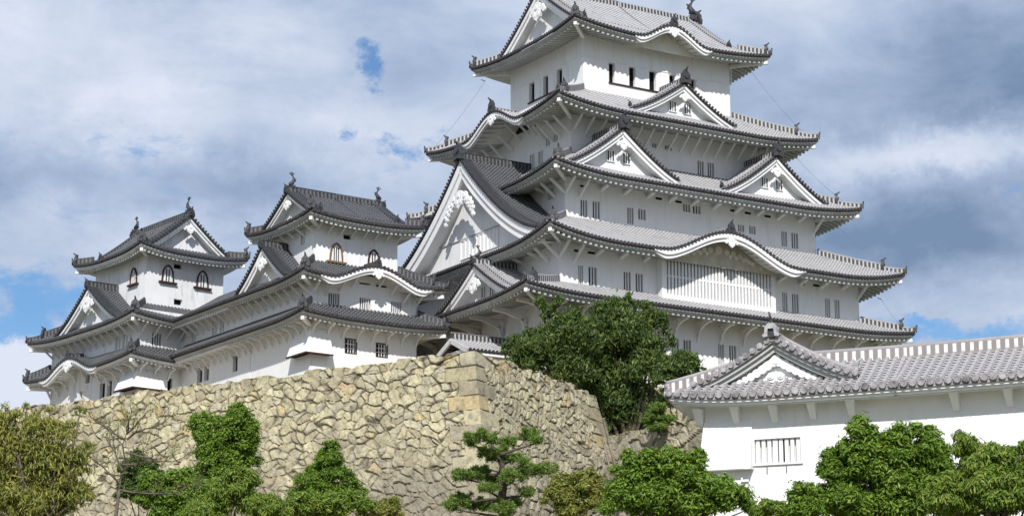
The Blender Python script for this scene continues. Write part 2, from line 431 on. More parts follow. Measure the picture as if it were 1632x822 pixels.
def tipo(par,st,pos,d):
    d=Vector(d); p=Vector(pos); m_=M()
    m_.tube([p-d*.25,p+d*.05+Vector((0,0,.1)),p+d*.12+Vector((0,0,.42))],[.10,.10,.05],6)
    m_.disc(p+d*.05,d,.15,.06,8)
    return ob('corner_tile',m_,[st.orn],par,(0,0,0))
def fish(par,pos,d,s_):
    """fish-shaped roof finial: head down on the ridge end, tail up"""
    d=Vector(d).normalized(); x=Vector((-d.y,d.x,0)); p=Vector(pos); m_=M()
    def q(a,z,t=0): return p+d*a*s_+Vector((0,0,z*s_))+x*t*s_
    m_.box(p.x-.28*s_,p.x+.28*s_,p.y-.28*s_,p.y+.28*s_,p.z-.3*s_,p.z+.08*s_)
    m_.tube([q(.42,.10),q(.25,.24),q(.02,.42),q(-.16,.72),q(-.14,1.02),q(.02,1.28)],[.17*s_,.27*s_,.27*s_,.2*s_,.13*s_,.07*s_],8)
    for k,(a,z) in enumerate(((.40,1.62),(.12,1.74),(-.16,1.66))):
        m_.extr([(0.02,1.2),(a+.09,z),(a-.07,z+.03)],lambda a,z,t:q(a,z,t),-.05,.05)
    m_.extr([(-.2,.5),(-.5,.62),(-.42,.85),(-.56,1.0),(-.24,.98)],lambda a,z,t:q(a,z,t),-.04,.04)
    for sg in (-1,1): m_.extr([(.2,.25),(.0,.55),(-.15,.35)],lambda a,z,t:q(a,z,t+sg*(.28)),-.03,.03)
    return ob('fish_finial',m_,[ON],par,(0,0,0))
def gframe(face,ox,oy):
    return {'S':lambda a,b,z:(ox+a,oy+b,z),'N':lambda a,b,z:(ox-a,oy-b,z),'W':lambda a,b,z:(ox+b,oy-a,z),'E':lambda a,b,z:(ox-b,oy+a,z)}[face]
def lobes(m_,fr,items,mi=0):
    for (a,z,r_,t0,t1) in items:
        n=10; m_.extr([(a+r_*math.cos(2*math.pi*k/n),z+r_*math.sin(2*math.pi*k/n)) for k in range(n)],fr,t0,t1,mi)
def pendant(par,fr,z,s_,big=False,mt=None,name='gable_pendant',ti=0.):
    """white plaster pendant under a gable peak"""
    m_=M(); g=lambda a,zz,t: fr(a*s_,t*s_*.5+ti,z+zz*s_)
    heart=[(0,-1.15),(.18,-.98),(.42,-.85),(.55,-.55),(.42,-.28),(.5,.0),(.3,.25),(0,.35),(-.3,.25),(-.5,.0),(-.42,-.28),(-.55,-.55),(-.42,-.85),(-.18,-.98)]
    m_.extr(heart,g,-.28,.15)
    lobes(m_,g,[(.62,-.18,.26,-.22,.12),(-.62,-.18,.26,-.22,.12),(.9,-.42,.2,-.18,.1),(-.9,-.42,.2,-.18,.1),(0,-.1,.16,-.42,-.2),(.25,-.62,.17,-.36,-.2),(-.25,-.62,.17,-.36,-.2)])
    if big:
        it=[]
        for sg in (-1,1):
            for (a,zz,r_) in ((.8,-.25,.36),(1.1,-.6,.33),(1.35,-.95,.30),(1.6,-1.25,.26),(1.85,-1.6,.24),(2.05,-1.95,.2),(1.5,-.7,.25),(1.78,-1.05,.22),(2.02,-1.42,.18)):
                it.append((sg*a,zz,r_,-.2-.04*r_,.1)); it.append((sg*a,zz,r_*.45,-.34,-.18))
        lobes(m_,g,it)
    return ob(name,m_,[mt or PL],par,(0,0,0))
def gable(T,st,face,ox,oy,zb,w_,h,Ln,p=1.35,board=.5,orn=.8,win=None,pend=.8,big=False,wl=.5,center_ridge=True,finial=None,base=0.,dridge=None,wr=None,rfw=.34,name='gable_roof',back=True,wallmat=None,bsink=.3,hroof=True):
    """triangular roof gable with curved verges; (ox,oy) centre of its front, zb foot height; runs Ln back"""
    fr=gframe(face,ox,oy); wr=wr or w_
    ns=16
    def prof(t,off=0.,W=None):
        """t in -1..1 -> (a,z), offset along the outer normal"""
        tt=abs(t); a=tt*w_; z=h*(1-tt)**p
        e=.01; t2=min(1,tt+e); t1=max(0,tt-e)
        da=(t2-t1)*w_; dz=h*((1-t2)**p-(1-t1)**p); nl=math.hypot(da,dz); na,nz=(-dz/nl,da/nl)
        if tt<1e-6: na,nz=0,1.15
        a+=na*off; z+=nz*off
        if a<0: a=0
        return (math.copysign(a,t) if t!=0 else 0,zb+z)
    ts=[k/ns for k in range(ns+1)]
    m_=M()
    for sg in (-1,1):
        bb=[-.30,Ln*.5,Ln]
        G=[];U=[];arc=0;last=None
        for t in ts:
            a,z=prof(sg*t if t else 0)
            if last: arc+=math.hypot(a-last[0],z-last[1])
            last=(a,z); G.append([fr(a,b,z) for b in bb]); U.append([(b,-arc) for b in bb])
        m_.grid(G,0,U); tot=arc
        # verge edge thickness
        A=[fr(*(lambda q:(q[0],-.30,q[1]))(prof(sg*t if t else 0))) for t in ts]; B=[fr(*(lambda q:(q[0],-.30,q[1]))(prof(sg*t if t else 0,-.12))) for t in ts]
        m_.strip(A,B,2)
        # rows running down the slope
        b=.62
        while b<Ln-.1:
            rows=[[],[],[],[]];us=[];arc=0;last=None
            for t in ts[::2]:
                a,z=prof(sg*t if t else 0); 
                if last: arc+=math.hypot(a-last[0],z-last[1])
                last=(a,z); us.append((0,-arc))
                for q,(db,o_) in enumerate(((-.088,-.01),(-.05,.08),(.05,.08),(.088,-.01))):
                    a2,z2=prof(sg*t if t else 0,o_); rows[q].append(fr(a2,b+db,z2))
            for q in range(3): m_.strip(rows[q],rows[q+1],1,us,us)
            b+=PITCHT
        # short verge tiles with round ends along the rake
        nd=int(tot/PITCHT); 
        acc=[0];pp=[prof(0)]
        for k in range(1,101):
            q=prof(sg*k/100); acc.append(acc[-1]+math.dist(q,pp[-1])); pp.append(q)
        for k in range(1,nd+1):
            s0=(k-.3)*PITCHT; t=float(np.interp(s0,acc,np.linspace(0,1,101)))
            a,z=prof(sg*t,.03); 
            c0=Vector(fr(a,-.34,z)); c1=Vector(fr(a,.42,z)); ax=(c0-c1).normalized()
            m_.disc(c0,ax,.105,.03,8,2)
            m_.tube([c0,c1],.088,6,1,False,False)
        # descending ridge parallel to the verge
        pts=[fr(*(lambda q:(q[0],.55,q[1]))(prof(sg*t,.05))) for t in [.04+.92*k/9 for k in range(10)]]
    gr=ob(name,m_,[st.pan,st.rnd,st.end],T)
    for sg in (-1,1):
        e1=rfw if dridge is None else dridge
        pts=[fr(*(lambda q:(q[0],.52,q[1]))(prof(sg*t,.03))) for t in [.03+.90*k/9 for k in range(10)]]
        ridge(gr,st,pts,.22,.16,'verge_ridge')
        q=pts[-1]; dv=Vector(pts[-1])-Vector(pts[-3]); dv.z=0
        oni(gr,st,(q[0],q[1],q[2]+.1),dv,.42)
    # bargeboards
    for sg in (-1,1):
        b=M()
        for (o1,o2,b0,b1) in ((-.10,-.10-board*.5,-.20,.15),(-.10-board*.5+.02,-.10-board,-.08,.15)):
            tt=[0]+ts[1:]
            A=[prof(sg*t if t else 0,o1) for t in tt]; B=[prof(sg*t if t else 0,o2) for t in tt]
            b.strip([fr(q[0],b0,q[1]) for q in A],[fr(q[0],b0,q[1]) for q in B],0)
            b.strip([fr(q[0],b0,q[1]) for q in B],[fr(q[0],b1,q[1]) for q in B],0)
            b.strip([fr(q[0],b0,q[1]) for q in A],[fr(q[0],b1,q[1]) for q in A],0)
            b.face([fr(A[-1][0],b0,A[-1][1]),fr(B[-1][0],b0,B[-1][1]),fr(B[-1][0],b1,B[-1][1]),fr(A[-1][0],b1,A[-1][1])],0)
        # underside back to the wall
        A=[prof(sg*t if t else 0,-.10-board*.9) for t in ts]
        b.strip([fr(q[0],-.02,q[1]) for q in A],[fr(q[0],wl+.05,q[1]) for q in A],0)
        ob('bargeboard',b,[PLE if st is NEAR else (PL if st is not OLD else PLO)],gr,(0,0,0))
    # triangular wall
    g=M(); A=[];B=[]
    for t in [-q for q in ts[::-1]][:-1]+ts:
        a,z=prof(t,-.10-board*.5); A.append(fr(a,wl,z)); B.append(fr(a,wl,min(z,zb-bsink)))
    g.strip(A,B,0); 
    ob('gable_wall',g,[wallmat or (PL if st is not OLD else PLO)],gr,(0,0,0))
    if pend: pendant(gr,lambda a,b_,z:fr(a,b_-.22,z),zb+h-.10-board*1.75-.30*pend-(.55 if big else 0),pend,big,PL if st is not OLD else PLO)
    # windows
    for (ac,z0,z1,wd,nb) in (win or []):
        gwin(gr,lambda a,b_,z:fr(a,b_+wl,z),ac,z0,z1,wd,nb)
    if center_ridge:
        ridge(gr,st,[fr(0,-.25,zb+h+.02),fr(0,Ln,zb+h+.02)],.30,.30,'top_ridge')
        d=Vector(fr(0,-1,0))-Vector(fr(0,0,0)); q=fr(0,-.38,zb+h+.05); oni(gr,st,q,d,orn)
    if finial: fish(gr,fr(0,.15,zb+h+.45),Vector(fr(0,-1,0))-Vector(fr(0,0,0)),finial)
    return gr,prof,fr
def gwin(par,fr,ac,z0,z1,wd,nb,name='window',bars=None):
    """framed slit window standing 8 cm proud of a wall at b=0"""
    m_=M(); a0,a1=ac-wd/2,ac+wd/2; t=.05; bk=PL if bars else DK
    def bx(m,A0,A1,Z0,Z1,B0,B1,mi):
        m.hexa([fr(A0,B0,Z0),fr(A1,B0,Z0),fr(A1,B1,Z0),fr(A0,B1,Z0),fr(A0,B0,Z1),fr(A1,B0,Z1),fr(A1,B1,Z1),fr(A0,B1,Z1)],mi)
    bx(m_,a0,a1,z0,z1,-.03,.02,0)
    o=ob(name,m_,[bk],par,(0,0,0))
    f=M()
    bx(f,a0-t,a0,z0-t,z1+t,-.10,.02,0); bx(f,a1,a1+t,z0-t,z1+t,-.10,.02,0); bx(f,a0,a1,z1,z1+t,-.10,.02,0); bx(f,a0,a1,z0-t,z0,-.10,.02,0)
    n=nb
    for k in range(n):
        c=a0+(a1-a0)*(k+1)/(n+1); hw=(a1-a0)/(n+1)*.24; bx(f,c-hw,c+hw,z0,z1,-.09,-.032,0)
    q=ob('window_bars',f,[WHB],o,(0,0,0)); return o
# ---------------------------------------------------------------- buildings
def loc(T,px,py,axis,val):
    """pixel ray met with the plane x=val or y=val of a thing's own frame; returns local (x,y,absolute z)"""
    c,s=math.cos(-T.rotation_euler[2]),math.sin(-T.rotation_euler[2])
    o=CAM-np.array([T.location[0],T.location[1],0]); d=ray(px,py)
    rot=lambda q: np.array([q[0]*c-q[1]*s,q[0]*s+q[1]*c,q[2]])
    o=rot(o); d=rot(d); i=0 if axis=='x' else 1
    return o+d*(val-o[i])/d[i]
def zm(x0,y0,s): return lambda x,y:(x0+x/s,y0+y/s)
Z1=zm(660,0,3.574);Z2=zm(900,0,3.288);Z3=zm(640,180,2.74);Z4=zm(840,160,3.4235);Z5=zm(1080,200,2.935);Z6=zm(640,340,3.425)
Z7=zm(840,340,2.936);Z8=zm(1160,360,3.425);A3=zm(370,270,3.574);B4=zm(30,480,4.567);C5=zm(300,440,4.565);D6=zm(500,430,4.566);B1=zm(30,300,4.11);B2=zm(200,300,4.11);NB=zm(1040,500,4.11);NC=zm(1080,660,5.075)
def wins(T,side,val,zf,boxes,nb=2,zz=None,kind='slit'):
    """openings from measured corners: list of (a0,a1,z0,z1,bars,kind)"""
    out=[]
    for (x0,y0,x1,y1) in boxes:
        ax='y' if side in 'SN' else 'x'; i=0 if side in 'SN' else 1
        p=loc(T,*zf(x0,y0),ax,val); q=loc(T,*zf(x1,y1),ax,val)
        a0,a1=sorted((p[i],q[i])); z0,z1=zz or sorted((p[2],q[2]))
        out.append((a0,a1,z0,z1,nb,kind))
    return out
def wall(T,mt,rect,z0,z1,W=None,name='wall'):
    W=W or {}; m_=M(); wl=[]
    for sd in 'SWEN':
        P=sidefn(sd,rect); a0,a1=along(sd,rect); ws=[q for q in W.get(sd,[]) if q[0]>a0+.02 and q[1]<a1-.02]
        xs=sorted({a0,a1,*[q[0] for q in ws],*[q[1] for q in ws]}); zs=sorted({z0,z1,*[q[2] for q in ws],*[q[3] for q in ws]})
        for i in range(len(xs)-1):
            for j in range(len(zs)-1):
                xm,zmid=(xs[i]+xs[i+1])/2,(zs[j]+zs[j+1])/2
                if any(q[0]<xm<q[1] and q[2]<zmid<q[3] for q in ws): continue
                m_.face([P(xs[i],0,zs[j]),P(xs[i+1],0,zs[j]),P(xs[i+1],0,zs[j+1]),P(xs[i],0,zs[j+1])])
        for q in ws:
            (b0,b1,c0,c1,nb,kd)=q; D=.30
            for A,B in (((b0,c0),(b1,c0)),((b1,c0),(b1,c1)),((b1,c1),(b0,c1)),((b0,c1),(b0,c0))):
                m_.face([P(A[0],0,A[1]),P(B[0],0,B[1]),P(B[0],D,B[1]),P(A[0],D,A[1])])
            wl.append((P,q,D))
    wo=ob(name,m_,[mt],T)
    for P,(b0,b1,c0,c1,nb,kd),D in wl:
        g=M(); g.hexa([P(b0+.003,D-.03,c0+.003),P(b1-.003,D-.03,c0+.003),P(b1-.003,D+.05,c0+.003),P(b0+.003,D+.05,c0+.003),P(b0+.003,D-.03,c1-.003),P(b1-.003,D-.03,c1-.003),P(b1-.003,D+.05,c1-.003),P(b0+.003,D+.05,c1-.003)])
        o=ob('window',g,[PL if kd=='blind' else DK],T)
        f=M(); mi=0
        def bx(A0,A1,Z0,Z1,B0,B1): f.hexa([P(A0,B0,Z0),P(A1,B0,Z0),P(A1,B1,Z0),P(A0,B1,Z0),P(A0,B0,Z1),P(A1,B0,Z1),P(A1,B1,Z1),P(A0,B1,Z1)],0)
        n=nb; wd=b1-b0
        if kd=='grid':
            for k in range(1,4): bx(b0+wd*k/4-.025,b0+wd*k/4+.025,c0+.01,c1-.01,.02,.07)
            for k in range(1,3): bx(b0+.01,b1-.01,c0+(c1-c0)*k/3-.025,c0+(c1-c0)*k/3+.025,.075,.1)
        elif kd=='open':
            pass
        else:
            hw=wd/(n+1)*(.19 if n<4 else .17)
            for k in range(n):
                c=b0+wd*(k+1)/(n+1); bx(c-hw,c+hw,c0+.004,c1-.004,.03,.12)
        if f.f: ob('window_bars',f,[OCH if kd=='wood' else WHB],o,(0,0,0))
        if kd=='grid':
            fr=M(); t=.05
            for (A0,A1,Z0,Z1) in ((b0-t,b1+t,c1,c1+t),(b0-t,b1+t,c0-t,c0),(b0-t,b0,c0,c1),(b1,b1+t,c0,c1)):
                fr.hexa([P(A0,-.03,Z0),P(A1,-.03,Z0),P(A1,.1,Z0),P(A0,.1,Z0),P(A0,-.03,Z1),P(A1,-.03,Z1),P(A1,.1,Z1),P(A0,.1,Z1)])
            ob('window_frame',fr,[RED],o,(0,0,0))
    return wo
def bell_window(T,side,val,c,zb_,w_,h,rim=RED,bars=3,barmat=WHB):
    """arched bell-shaped window with a raised studded rim and a sill"""
    sx='y' if side=='S' else 'x'
    def fr(a,b,z):
        return (a,val+b,z) if side=='S' else (val+b,a,z)
    n=12; 
    def half(k,s_): # outline from left foot over the top
        t=k/n; 
        return None
    prof=[(-.5,0),(-.47,.35),(-.42,.62),(-.30,.82),(-.14,.94),(0,1.0),(.14,.94),(.30,.82),(.42,.62),(.47,.35),(.5,0)]
    g=M(); g.extr([(c+a*w_,zb_+z*h) for a,z in prof],lambda a,z,t:fr(a,t,z),-.05,.01)
    o=ob('bell_window',g,[PLO if rim is RED else WHB],T)
    r_=M()
    for (a,z),(a2,z2) in zip(prof,prof[1:]):
        A=(c+a*w_,zb_+z*h);B=(c+a2*w_,zb_+z2*h); r_.bar(fr(A[0],-.07,A[1]),fr(B[0],-.07,B[1]),.10,.09)
        r_.disc(fr(A[0],-.1,A[1]),{'S':(0,-1,0),'W':(-1,0,0)}[side],.065,.04,6)
    ob('window_frame',r_,[rim],o,(0,0,0))
    s=M(); s.hexa([fr(c-w_*.78,-.22,zb_-.13),fr(c+w_*.78,-.22,zb_-.13),fr(c+w_*.78,.01,zb_-.13),fr(c-w_*.78,.01,zb_-.13),fr(c-w_*.78,-.22,zb_),fr(c+w_*.78,-.22,zb_),fr(c+w_*.78,.01,zb_),fr(c-w_*.78,.01,zb_)])
    ob('sill',s,[rim],o,(0,0,0))
    b=M()
    for k in range(bars):
        a=c+w_*.7*((k+.5)/bars-.5); hh=h*(.88-.5*abs((k+.5)/bars-.5))
        b.hexa([fr(a-.04,-.085,zb_),fr(a+.04,-.085,zb_),fr(a+.04,-.052,zb_),fr(a-.04,-.052,zb_),fr(a-.04,-.085,zb_+hh),fr(a+.04,-.085,zb_+hh),fr(a+.04,-.052,zb_+hh),fr(a-.04,-.052,zb_+hh)])
    d=M()
    for k in range(bars-1):
        a=c+w_*.7*((k+1)/bars-.5); hh=h*.78
        d.hexa([fr(a-.045,-.056,zb_+.03),fr(a+.045,-.056,zb_+.03),fr(a+.045,-.051,zb_+.03),fr(a-.045,-.051,zb_+.03),fr(a-.045,-.056,zb_+hh),fr(a+.045,-.056,zb_+hh),fr(a+.045,-.051,zb_+hh),fr(a-.045,-.051,zb_+hh)])
    ob('window_bars',b,[barmat],o,(0,0,0)); ob('dark_slit',d,[DK],o,(0,0,0))
def brackets(T,sk,sd,alist,reach=None,drop=1.0,w_=.13,h=.16,curved=False,mt=None,top=None):
    """struts from the wall up to the eave, each its own part"""
    o=sk.o; D={'S':sk.w[2]-o[2],'N':o[3]-sk.w[3],'W':sk.w[0]-o[0],'E':o[1]-sk.w[1]}[sd]; P=sidefn(sd,o); zt=sk.zs
    reach=reach or D-.5
    for a in alist:
        z=sk.z(sd,a,0)+zt-.05+.22*(D-reach) if top is None else top
        m_=M()
        if curved:
            pts=[P(a,D+.02,z-drop),P(a,D-.16,z-drop*.72),P(a,D-.34,z-drop*.38),P(a,D-reach*.62,z-.20),P(a,D-reach,z-.14)]
        else:
            pts=[P(a,D+.02,z-drop),P(a,D-reach,z-.08)]
        for q0,q1 in zip(pts,pts[1:]):
            e=(Vector(q1)-Vector(q0)).normalized()*.04
            m_.bar(Vector(q0),Vector(q1)+e,w_,h,0)
        if curved: m_.box(*(lambda A,B:(min(A[0],B[0])-.06,max(A[0],B[0])+.06,min(A[1],B[1])-.06,max(A[1],B[1])+.06,z-.16,z-.02))(P(a,D,0),P(a,D-reach,0)))
        ob('bracket',m_,[mt or (PL if sk.st is not OLD else PLO)],T)
def frange(a,b,st):
    n=max(1,int(round((b-a)/st))); return [a+(b-a)*k/n for k in range(n+1)]
def kboard(sk,sd,c,hw,H,depth=.42,mt=None,pend=.8,tymp=None):
    """thick curved bargeboard of an undulating gable, with its pendant and the wall under the arch"""
    m_=M(); a0,a1=along(sd,sk.o); nn=40
    P=sidefn(sd,sk.o); A=[];B=[];C=[];D_=[];E=[];F_=[]
    for k in range(nn+1):
        a=c-hw*1.12+2.24*hw*k/nn; z=sk.z(sd,a,0)
        tp=min(1,min(k,nn-k)/3); dp=.14+(depth-.14)*tp
        A.append(P(a,-.012,z-.115)); B.append(P(a,-.012,z-.115-dp*.55)); C.append(P(a,.10,z-.115-dp*.55)); D_.append(P(a,.10,z-.115-dp)); E.append(P(a,.33,z-.115-dp)); F_.append(P(a,.33,z-.115))
    for p,q in ((A,B),(B,C),(C,D_),(D_,E),(A,F_)): m_.strip(p,q)
    ob('arched_board',m_,[mt or PL],sk.roof,(0,0,0))
    zt=sk.z(sd,c,0)-.115-depth
    pendant(sk.roof,lambda a,b,z:P(c+a,b,z),zt+.12,pend,False,mt or PL)
    if tymp:
        g=M(); A=[];B=[]
        for k in range(nn+1):
            a=c-hw+2*hw*k/nn; A.append(P(a,tymp[0],sk.z(sd,a,0)-.35+.2*tymp[0])); B.append(P(a,tymp[0],tymp[1]))
        g.strip(A,B); ob('arch_infill',g,[tymp[2]],sk.roof,(0,0,0))
def kridge(sk,sd,c,length,H,ornz=.7):
    P=sidefn(sd,sk.o); z=sk.z(sd,c,0)
    pts=[P(c,q,sk.z(sd,c,min(1,q/sk.ov(sd)))+.06) for q in (.05,length*.33,length*.66,length)]
    ridge(sk.roof,sk.st,pts,.24,.24,'arch_ridge'); oni(sk.roof,sk.st,P(c,-.02,z+.12),outv(sd),ornz)
def irimoya(T,st,outer,ze,lift,axis,gi,zmid,rz,wallrect,p=1.13,bumps=None,board=.42,orn=.8,pend=.7,full='SW',raf=.42,fishes=None,side_in=None,wins=None,bigp=False,hipk=True):
    x0,x1,y0,y1=outer; gj=side_in or gi
    if axis=='x': inner=(x0+gi,x1-gi,y0+gj,y1-gj)
    else: inner=(x0+gj,x1-gj,y0+gi,y1-gi)
    sk=Skirt(T,st,outer,inner,ze,zmid,lift,bumps,wallrect,full=full,raf=raf)
    cx,cy=(x0+x1)/2,(y0+y1)/2
    if axis=='x':
        w_=(y1-y0)/2-gj; Ln=(inner[1]-inner[0])/2
        gable(T,st,'W',inner[0]-.05,cy,zmid,w_,rz-zmid,Ln+.05,p,board,orn,pend=pend,finial=fishes,win=wins)
        gable(T,st,'E',inner[1]+.05,cy,zmid,w_,rz-zmid,Ln+.05,p,board,orn,pend=pend,finial=fishes)
    else:
        w_=(x1-x0)/2-gj; Ln=(inner[3]-inner[2])/2
        gable(T,st,'S',cx,inner[2]-.05,zmid,w_,rz-zmid,Ln+.05,p,board,orn,pend=pend,finial=fishes,win=wins)
        gable(T,st,'N',cx,inner[3]+.05,zmid,w_,rz-zmid,Ln+.05,p,board,orn,pend=pend,finial=fishes)
    return sk

# ======================= the great keep
K=thing('castle_keep','tallest white keep of stacked curved grey tiled roofs rising behind the big tree','castle keep',(0,0,25))
OV=lambda r,*d:(r[0]+d[0],r[1]-d[1],r[2]+d[2],r[3]-d[3])
w1=(-13.3,14.0,-10.75,10.3); w2=(-12.45,13.2,-10.3,9.4); w3=(-10.4,11.35,-7.9,7.3); w4=(-8.5,8.1,-5.7,6.3); w5=(-6.73,6.28,-4.73,5.15)
r1=(-16.87,15.94,-13.1,13.4); r2=(-14.77,15.56,-12.72,11.78); r3=(-12.8,13.78,-10.36,9.78); r4=(-11.55,11.16,-8.85,9.43); r5=(-8.9,8.45,-6.93,7.35)
wall(K,PL,w1,20.0,32.3,{'S':wins(K,'S',w1[2],NB,[(125,145,172,240),(203,152,253,250),(430,182,470,315),(502,190,550,325)],2,(28.9,30.35))})
wall(K,PL,w2,32.0,36.4,{'S':wins(K,'S',w2[2],Z7,[(240,238,263,335),(288,246,327,343),(452,268,486,368),(508,276,543,375)],2,(33.3,34.62))
      +wins(K,'S',w2[2],Z8,[(297,368,327,478),(350,376,388,486),(530,400,560,505),(582,405,612,512)],2,(33.35,34.75)),
      'W':[(2.2,2.55,32.9,33.6,0,'slit')]})
wall(K,PL,w3,36.8,41.7,{'S':wins(K,'S',w3[2],Z4,[(292,540,330,640),(358,548,398,648),(547,582,582,678),(607,590,648,655),(852,562,892,612),(905,572,948,622)],2)
      +wins(K,'S',w3[2],Z5,[(283,462,312,500),(335,468,365,510),(485,492,513,568),(532,500,565,578)],2),
      'W':wins(K,'W',w3[0],Z3,[(638,335,662,375)],2)})
wall(K,PL,w4,41.0,46.9,{'S':wins(K,'S',w4[2],Z4,[(930,328,965,412),(985,338,1022,422),(625,280,665,312),(758,160,865,198),(683,232,718,262),(752,243,790,275)],2),
      'W':wins(K,'W',w4[0],Z3,[(560,185,580,245),(597,172,617,230),(630,112,648,140),(665,98,682,122)],2)})
S5=[];zt,zb_=51.38,49.9
for (a,b) in ((232,262),(338,370),(443,478),(548,577),(652,685)):
    p=loc(K,*Z2(a,400),'y',w5[2])[0]; q=loc(K,*Z2(b,400),'y',w5[2])[0]; S5.append((p,q,zb_,zt,0,'open'))
W5=[]
for (a,b) in ((655,687),(735,765),(812,845)):
    p=loc(K,*Z1(a,500),'x',w5[0])[1]; q=loc(K,*Z1(b,500),'x',w5[0])[1]; W5.append((min(p,q),max(p,q),zb_,zt,0,'open'))
wall(K,PL,w5,46.5,53.4,{'S':S5,'W':W5})
# shutters, sill rail and lintel bands of the top storey
for (p,q,*_) in S5[:4]+S5[4:]:
    m_=M(); m_.box(q+.03,q+1.02,w5[2]-.05,w5[2]+.01,zb_,zt-.04); ob('shutter',m_,[WHB],K)
for (p,q,*_) in W5:
    m_=M(); m_.box(w5[0]-.05,w5[0]+.01,p-.80,p-.03,zb_,zt-.04); ob('shutter',m_,[WHB],K)
m_=M(); m_.box(S5[0][0]-.05,S5[3][1]+1.0,w5[2]-.09,w5[2]+.01,zb_-.10,zb_-.003); ob('window_sill',m_,[RED],K)
m_=M(); m_.box(w5[0]-.09,w5[0]+.01,W5[-1][0]-.6,W5[0][1]+.1,zb_-.10,zb_-.003); ob('window_sill',m_,[RED],K)
m_=M()
m_.box(w5[0]-.045,w5[1]+.045,w5[2]-.045,w5[2]+.01,zt+.08,zt+.14); m_.box(w5[0]-.044,w5[0]+.01,w5[2]+.02,w5[3],zt+.08,zt+.14)
for k in range(8): x=w5[0]+.9+k*1.75; m_.box(x-.04,x+.04,w5[2]-.03,w5[2]+.01,zt+.143,52.9)
for k in range(6): y=w5[2]+.9+k*1.7; m_.box(w5[0]-.03,w5[0]+.01,y-.04,y+.04,zt+.143,52.9)
ob('lintel_band',m_,[PL],K)
# roofs, lowest first
s1=Skirt(K,KEEP,r1,(w2[0],w2[1],w2[2],w2[3]),31.98,33.3,.42,None,w1,full='SWE')
s2=Skirt(K,KEEP,r2,(w3[0],w3[1],w3[2],w3[3]),35.92,38.55,.80,{'S':[(0.0,5.75,1.85)]},w2,full='SWE')
s3=Skirt(K,KEEP,r3,(w4[0],w4[1],w4[2],w4[3]),41.2,43.8,.62,None,w3,full='SWE')
s4=Skirt(K,KEEP,r4,(w5[0],w5[1],w5[2],w5[3]),46.42,49.0,.62,{'W':[(-.1,3.75,1.35)]},w4,full='SWE')
s5=irimoya(K,KEEP,r5,53.05,.52,'x',1.75,54.15,57.9,w5,1.16,{'S':[(-.3,3.05,1.25)]},board=.55,orn=.9,pend=1.0,full='SWE',fishes=.95)
kboard(s2,'S',0.0,5.75,1.85,.55,pend=.5,tymp=(1.55,35.6,GOLD)); kridge(s2,'S',0,2.6,1.85,.6)
kboard(s4,'W',-.1,3.75,1.35,.42,pend=.55); kridge(s4,'W',-.1,2.2,1.35,.75)
kboard(s5,'S',-.3,3.05,1.25,.42,pend=.45,tymp=(1.2,52.6,PLS)); kridge(s5,'S',-.3,1.6,1.25,.6)
# struts under the eaves
brackets(K,s4,'S',frange(-8.3,8.0,1.02),1.25,1.15,.12,.14)
brackets(K,s4,'W',frange(-5.6,6.2,1.05),1.35,1.2,.12,.14)
for sk,ww in ((s3,w3),(s2,w2)):
    brackets(K,sk,'S',[ww[0]+.05,ww[0]+1.2],1.2,1.0,.14,.16); brackets(K,sk,'W',[ww[2]+.05,ww[2]+1.2],1.2,1.0,.14,.16)
    brackets(K,sk,'S',[q for q in frange(ww[0]+3,ww[1]-1.5,1.9) if not(sk is s2 and abs(q)<5.4)],.8,.30,.26,.16); brackets(K,sk,'S',[ww[1]-.1],1.2,1.0,.14,.16)
    brackets(K,sk,'W',frange(ww[2]+2.6,ww[3]-1,1.9),.8,.35,.22,.16)
brackets(K,s1,'S',frange(w1[0]+.1,w1[1]-.1,1.97),1.6,1.35,.15,.18,True)
brackets(K,s1,'W',frange(w1[2]+.1,w1[3]-.1,2.9),2.6,1.6,.22,.30,True)
# small dark openings tucked under the eaves
for sk,ww,xs in ((s3,w3,(-8.9,-2.6,-.9,3.9,5.2,7.0)),(s2,w2,(-11.0,-9.9,8.0,9.3))):
    for x in xs:
        m_=M(); m_.box(x-.27,x+.27,ww[2]-.02,ww[2]+.03,sk.ze-.42,sk.ze-.27); ob('eave_vent',m_,[DK],K)
# lattice bay on the south side
m_=M(); bx0,bx1,by=-4.6,5.1,-10.95
m_.box(bx0,bx1,by,w2[2]+.02,33.0,33.32); m_.box(bx0,bx1,by,w2[2]+.02,35.95,36.42); m_.box(bx0,bx0+.35,by,w2[2]+.02,33.32,35.95); m_.box(bx1-.3,bx1,by,w2[2]+.02,33.32,35.95)
bay=ob('lattice_bay',m_,[PL],K)
m_=M(); m_.box(bx0+.35,bx1-.3,by+.35,by+.45,33.32,35.95); ob('window',m_,[DK],bay,(0,0,0))
m_=M(); n_=32; x_a,x_b=bx0+.35,bx1-.3
for k in range(n_+1):
    x=x_a+(x_b-x_a)*k/n_; m_.box(x-.078,x+.078,by+.03,by+.17,33.325,35.945)
m_.box(x_a,x_b,by+.08,by+.20,34.55,34.68); ob('window_bars',m_,[WHB],bay,(0,0,0))
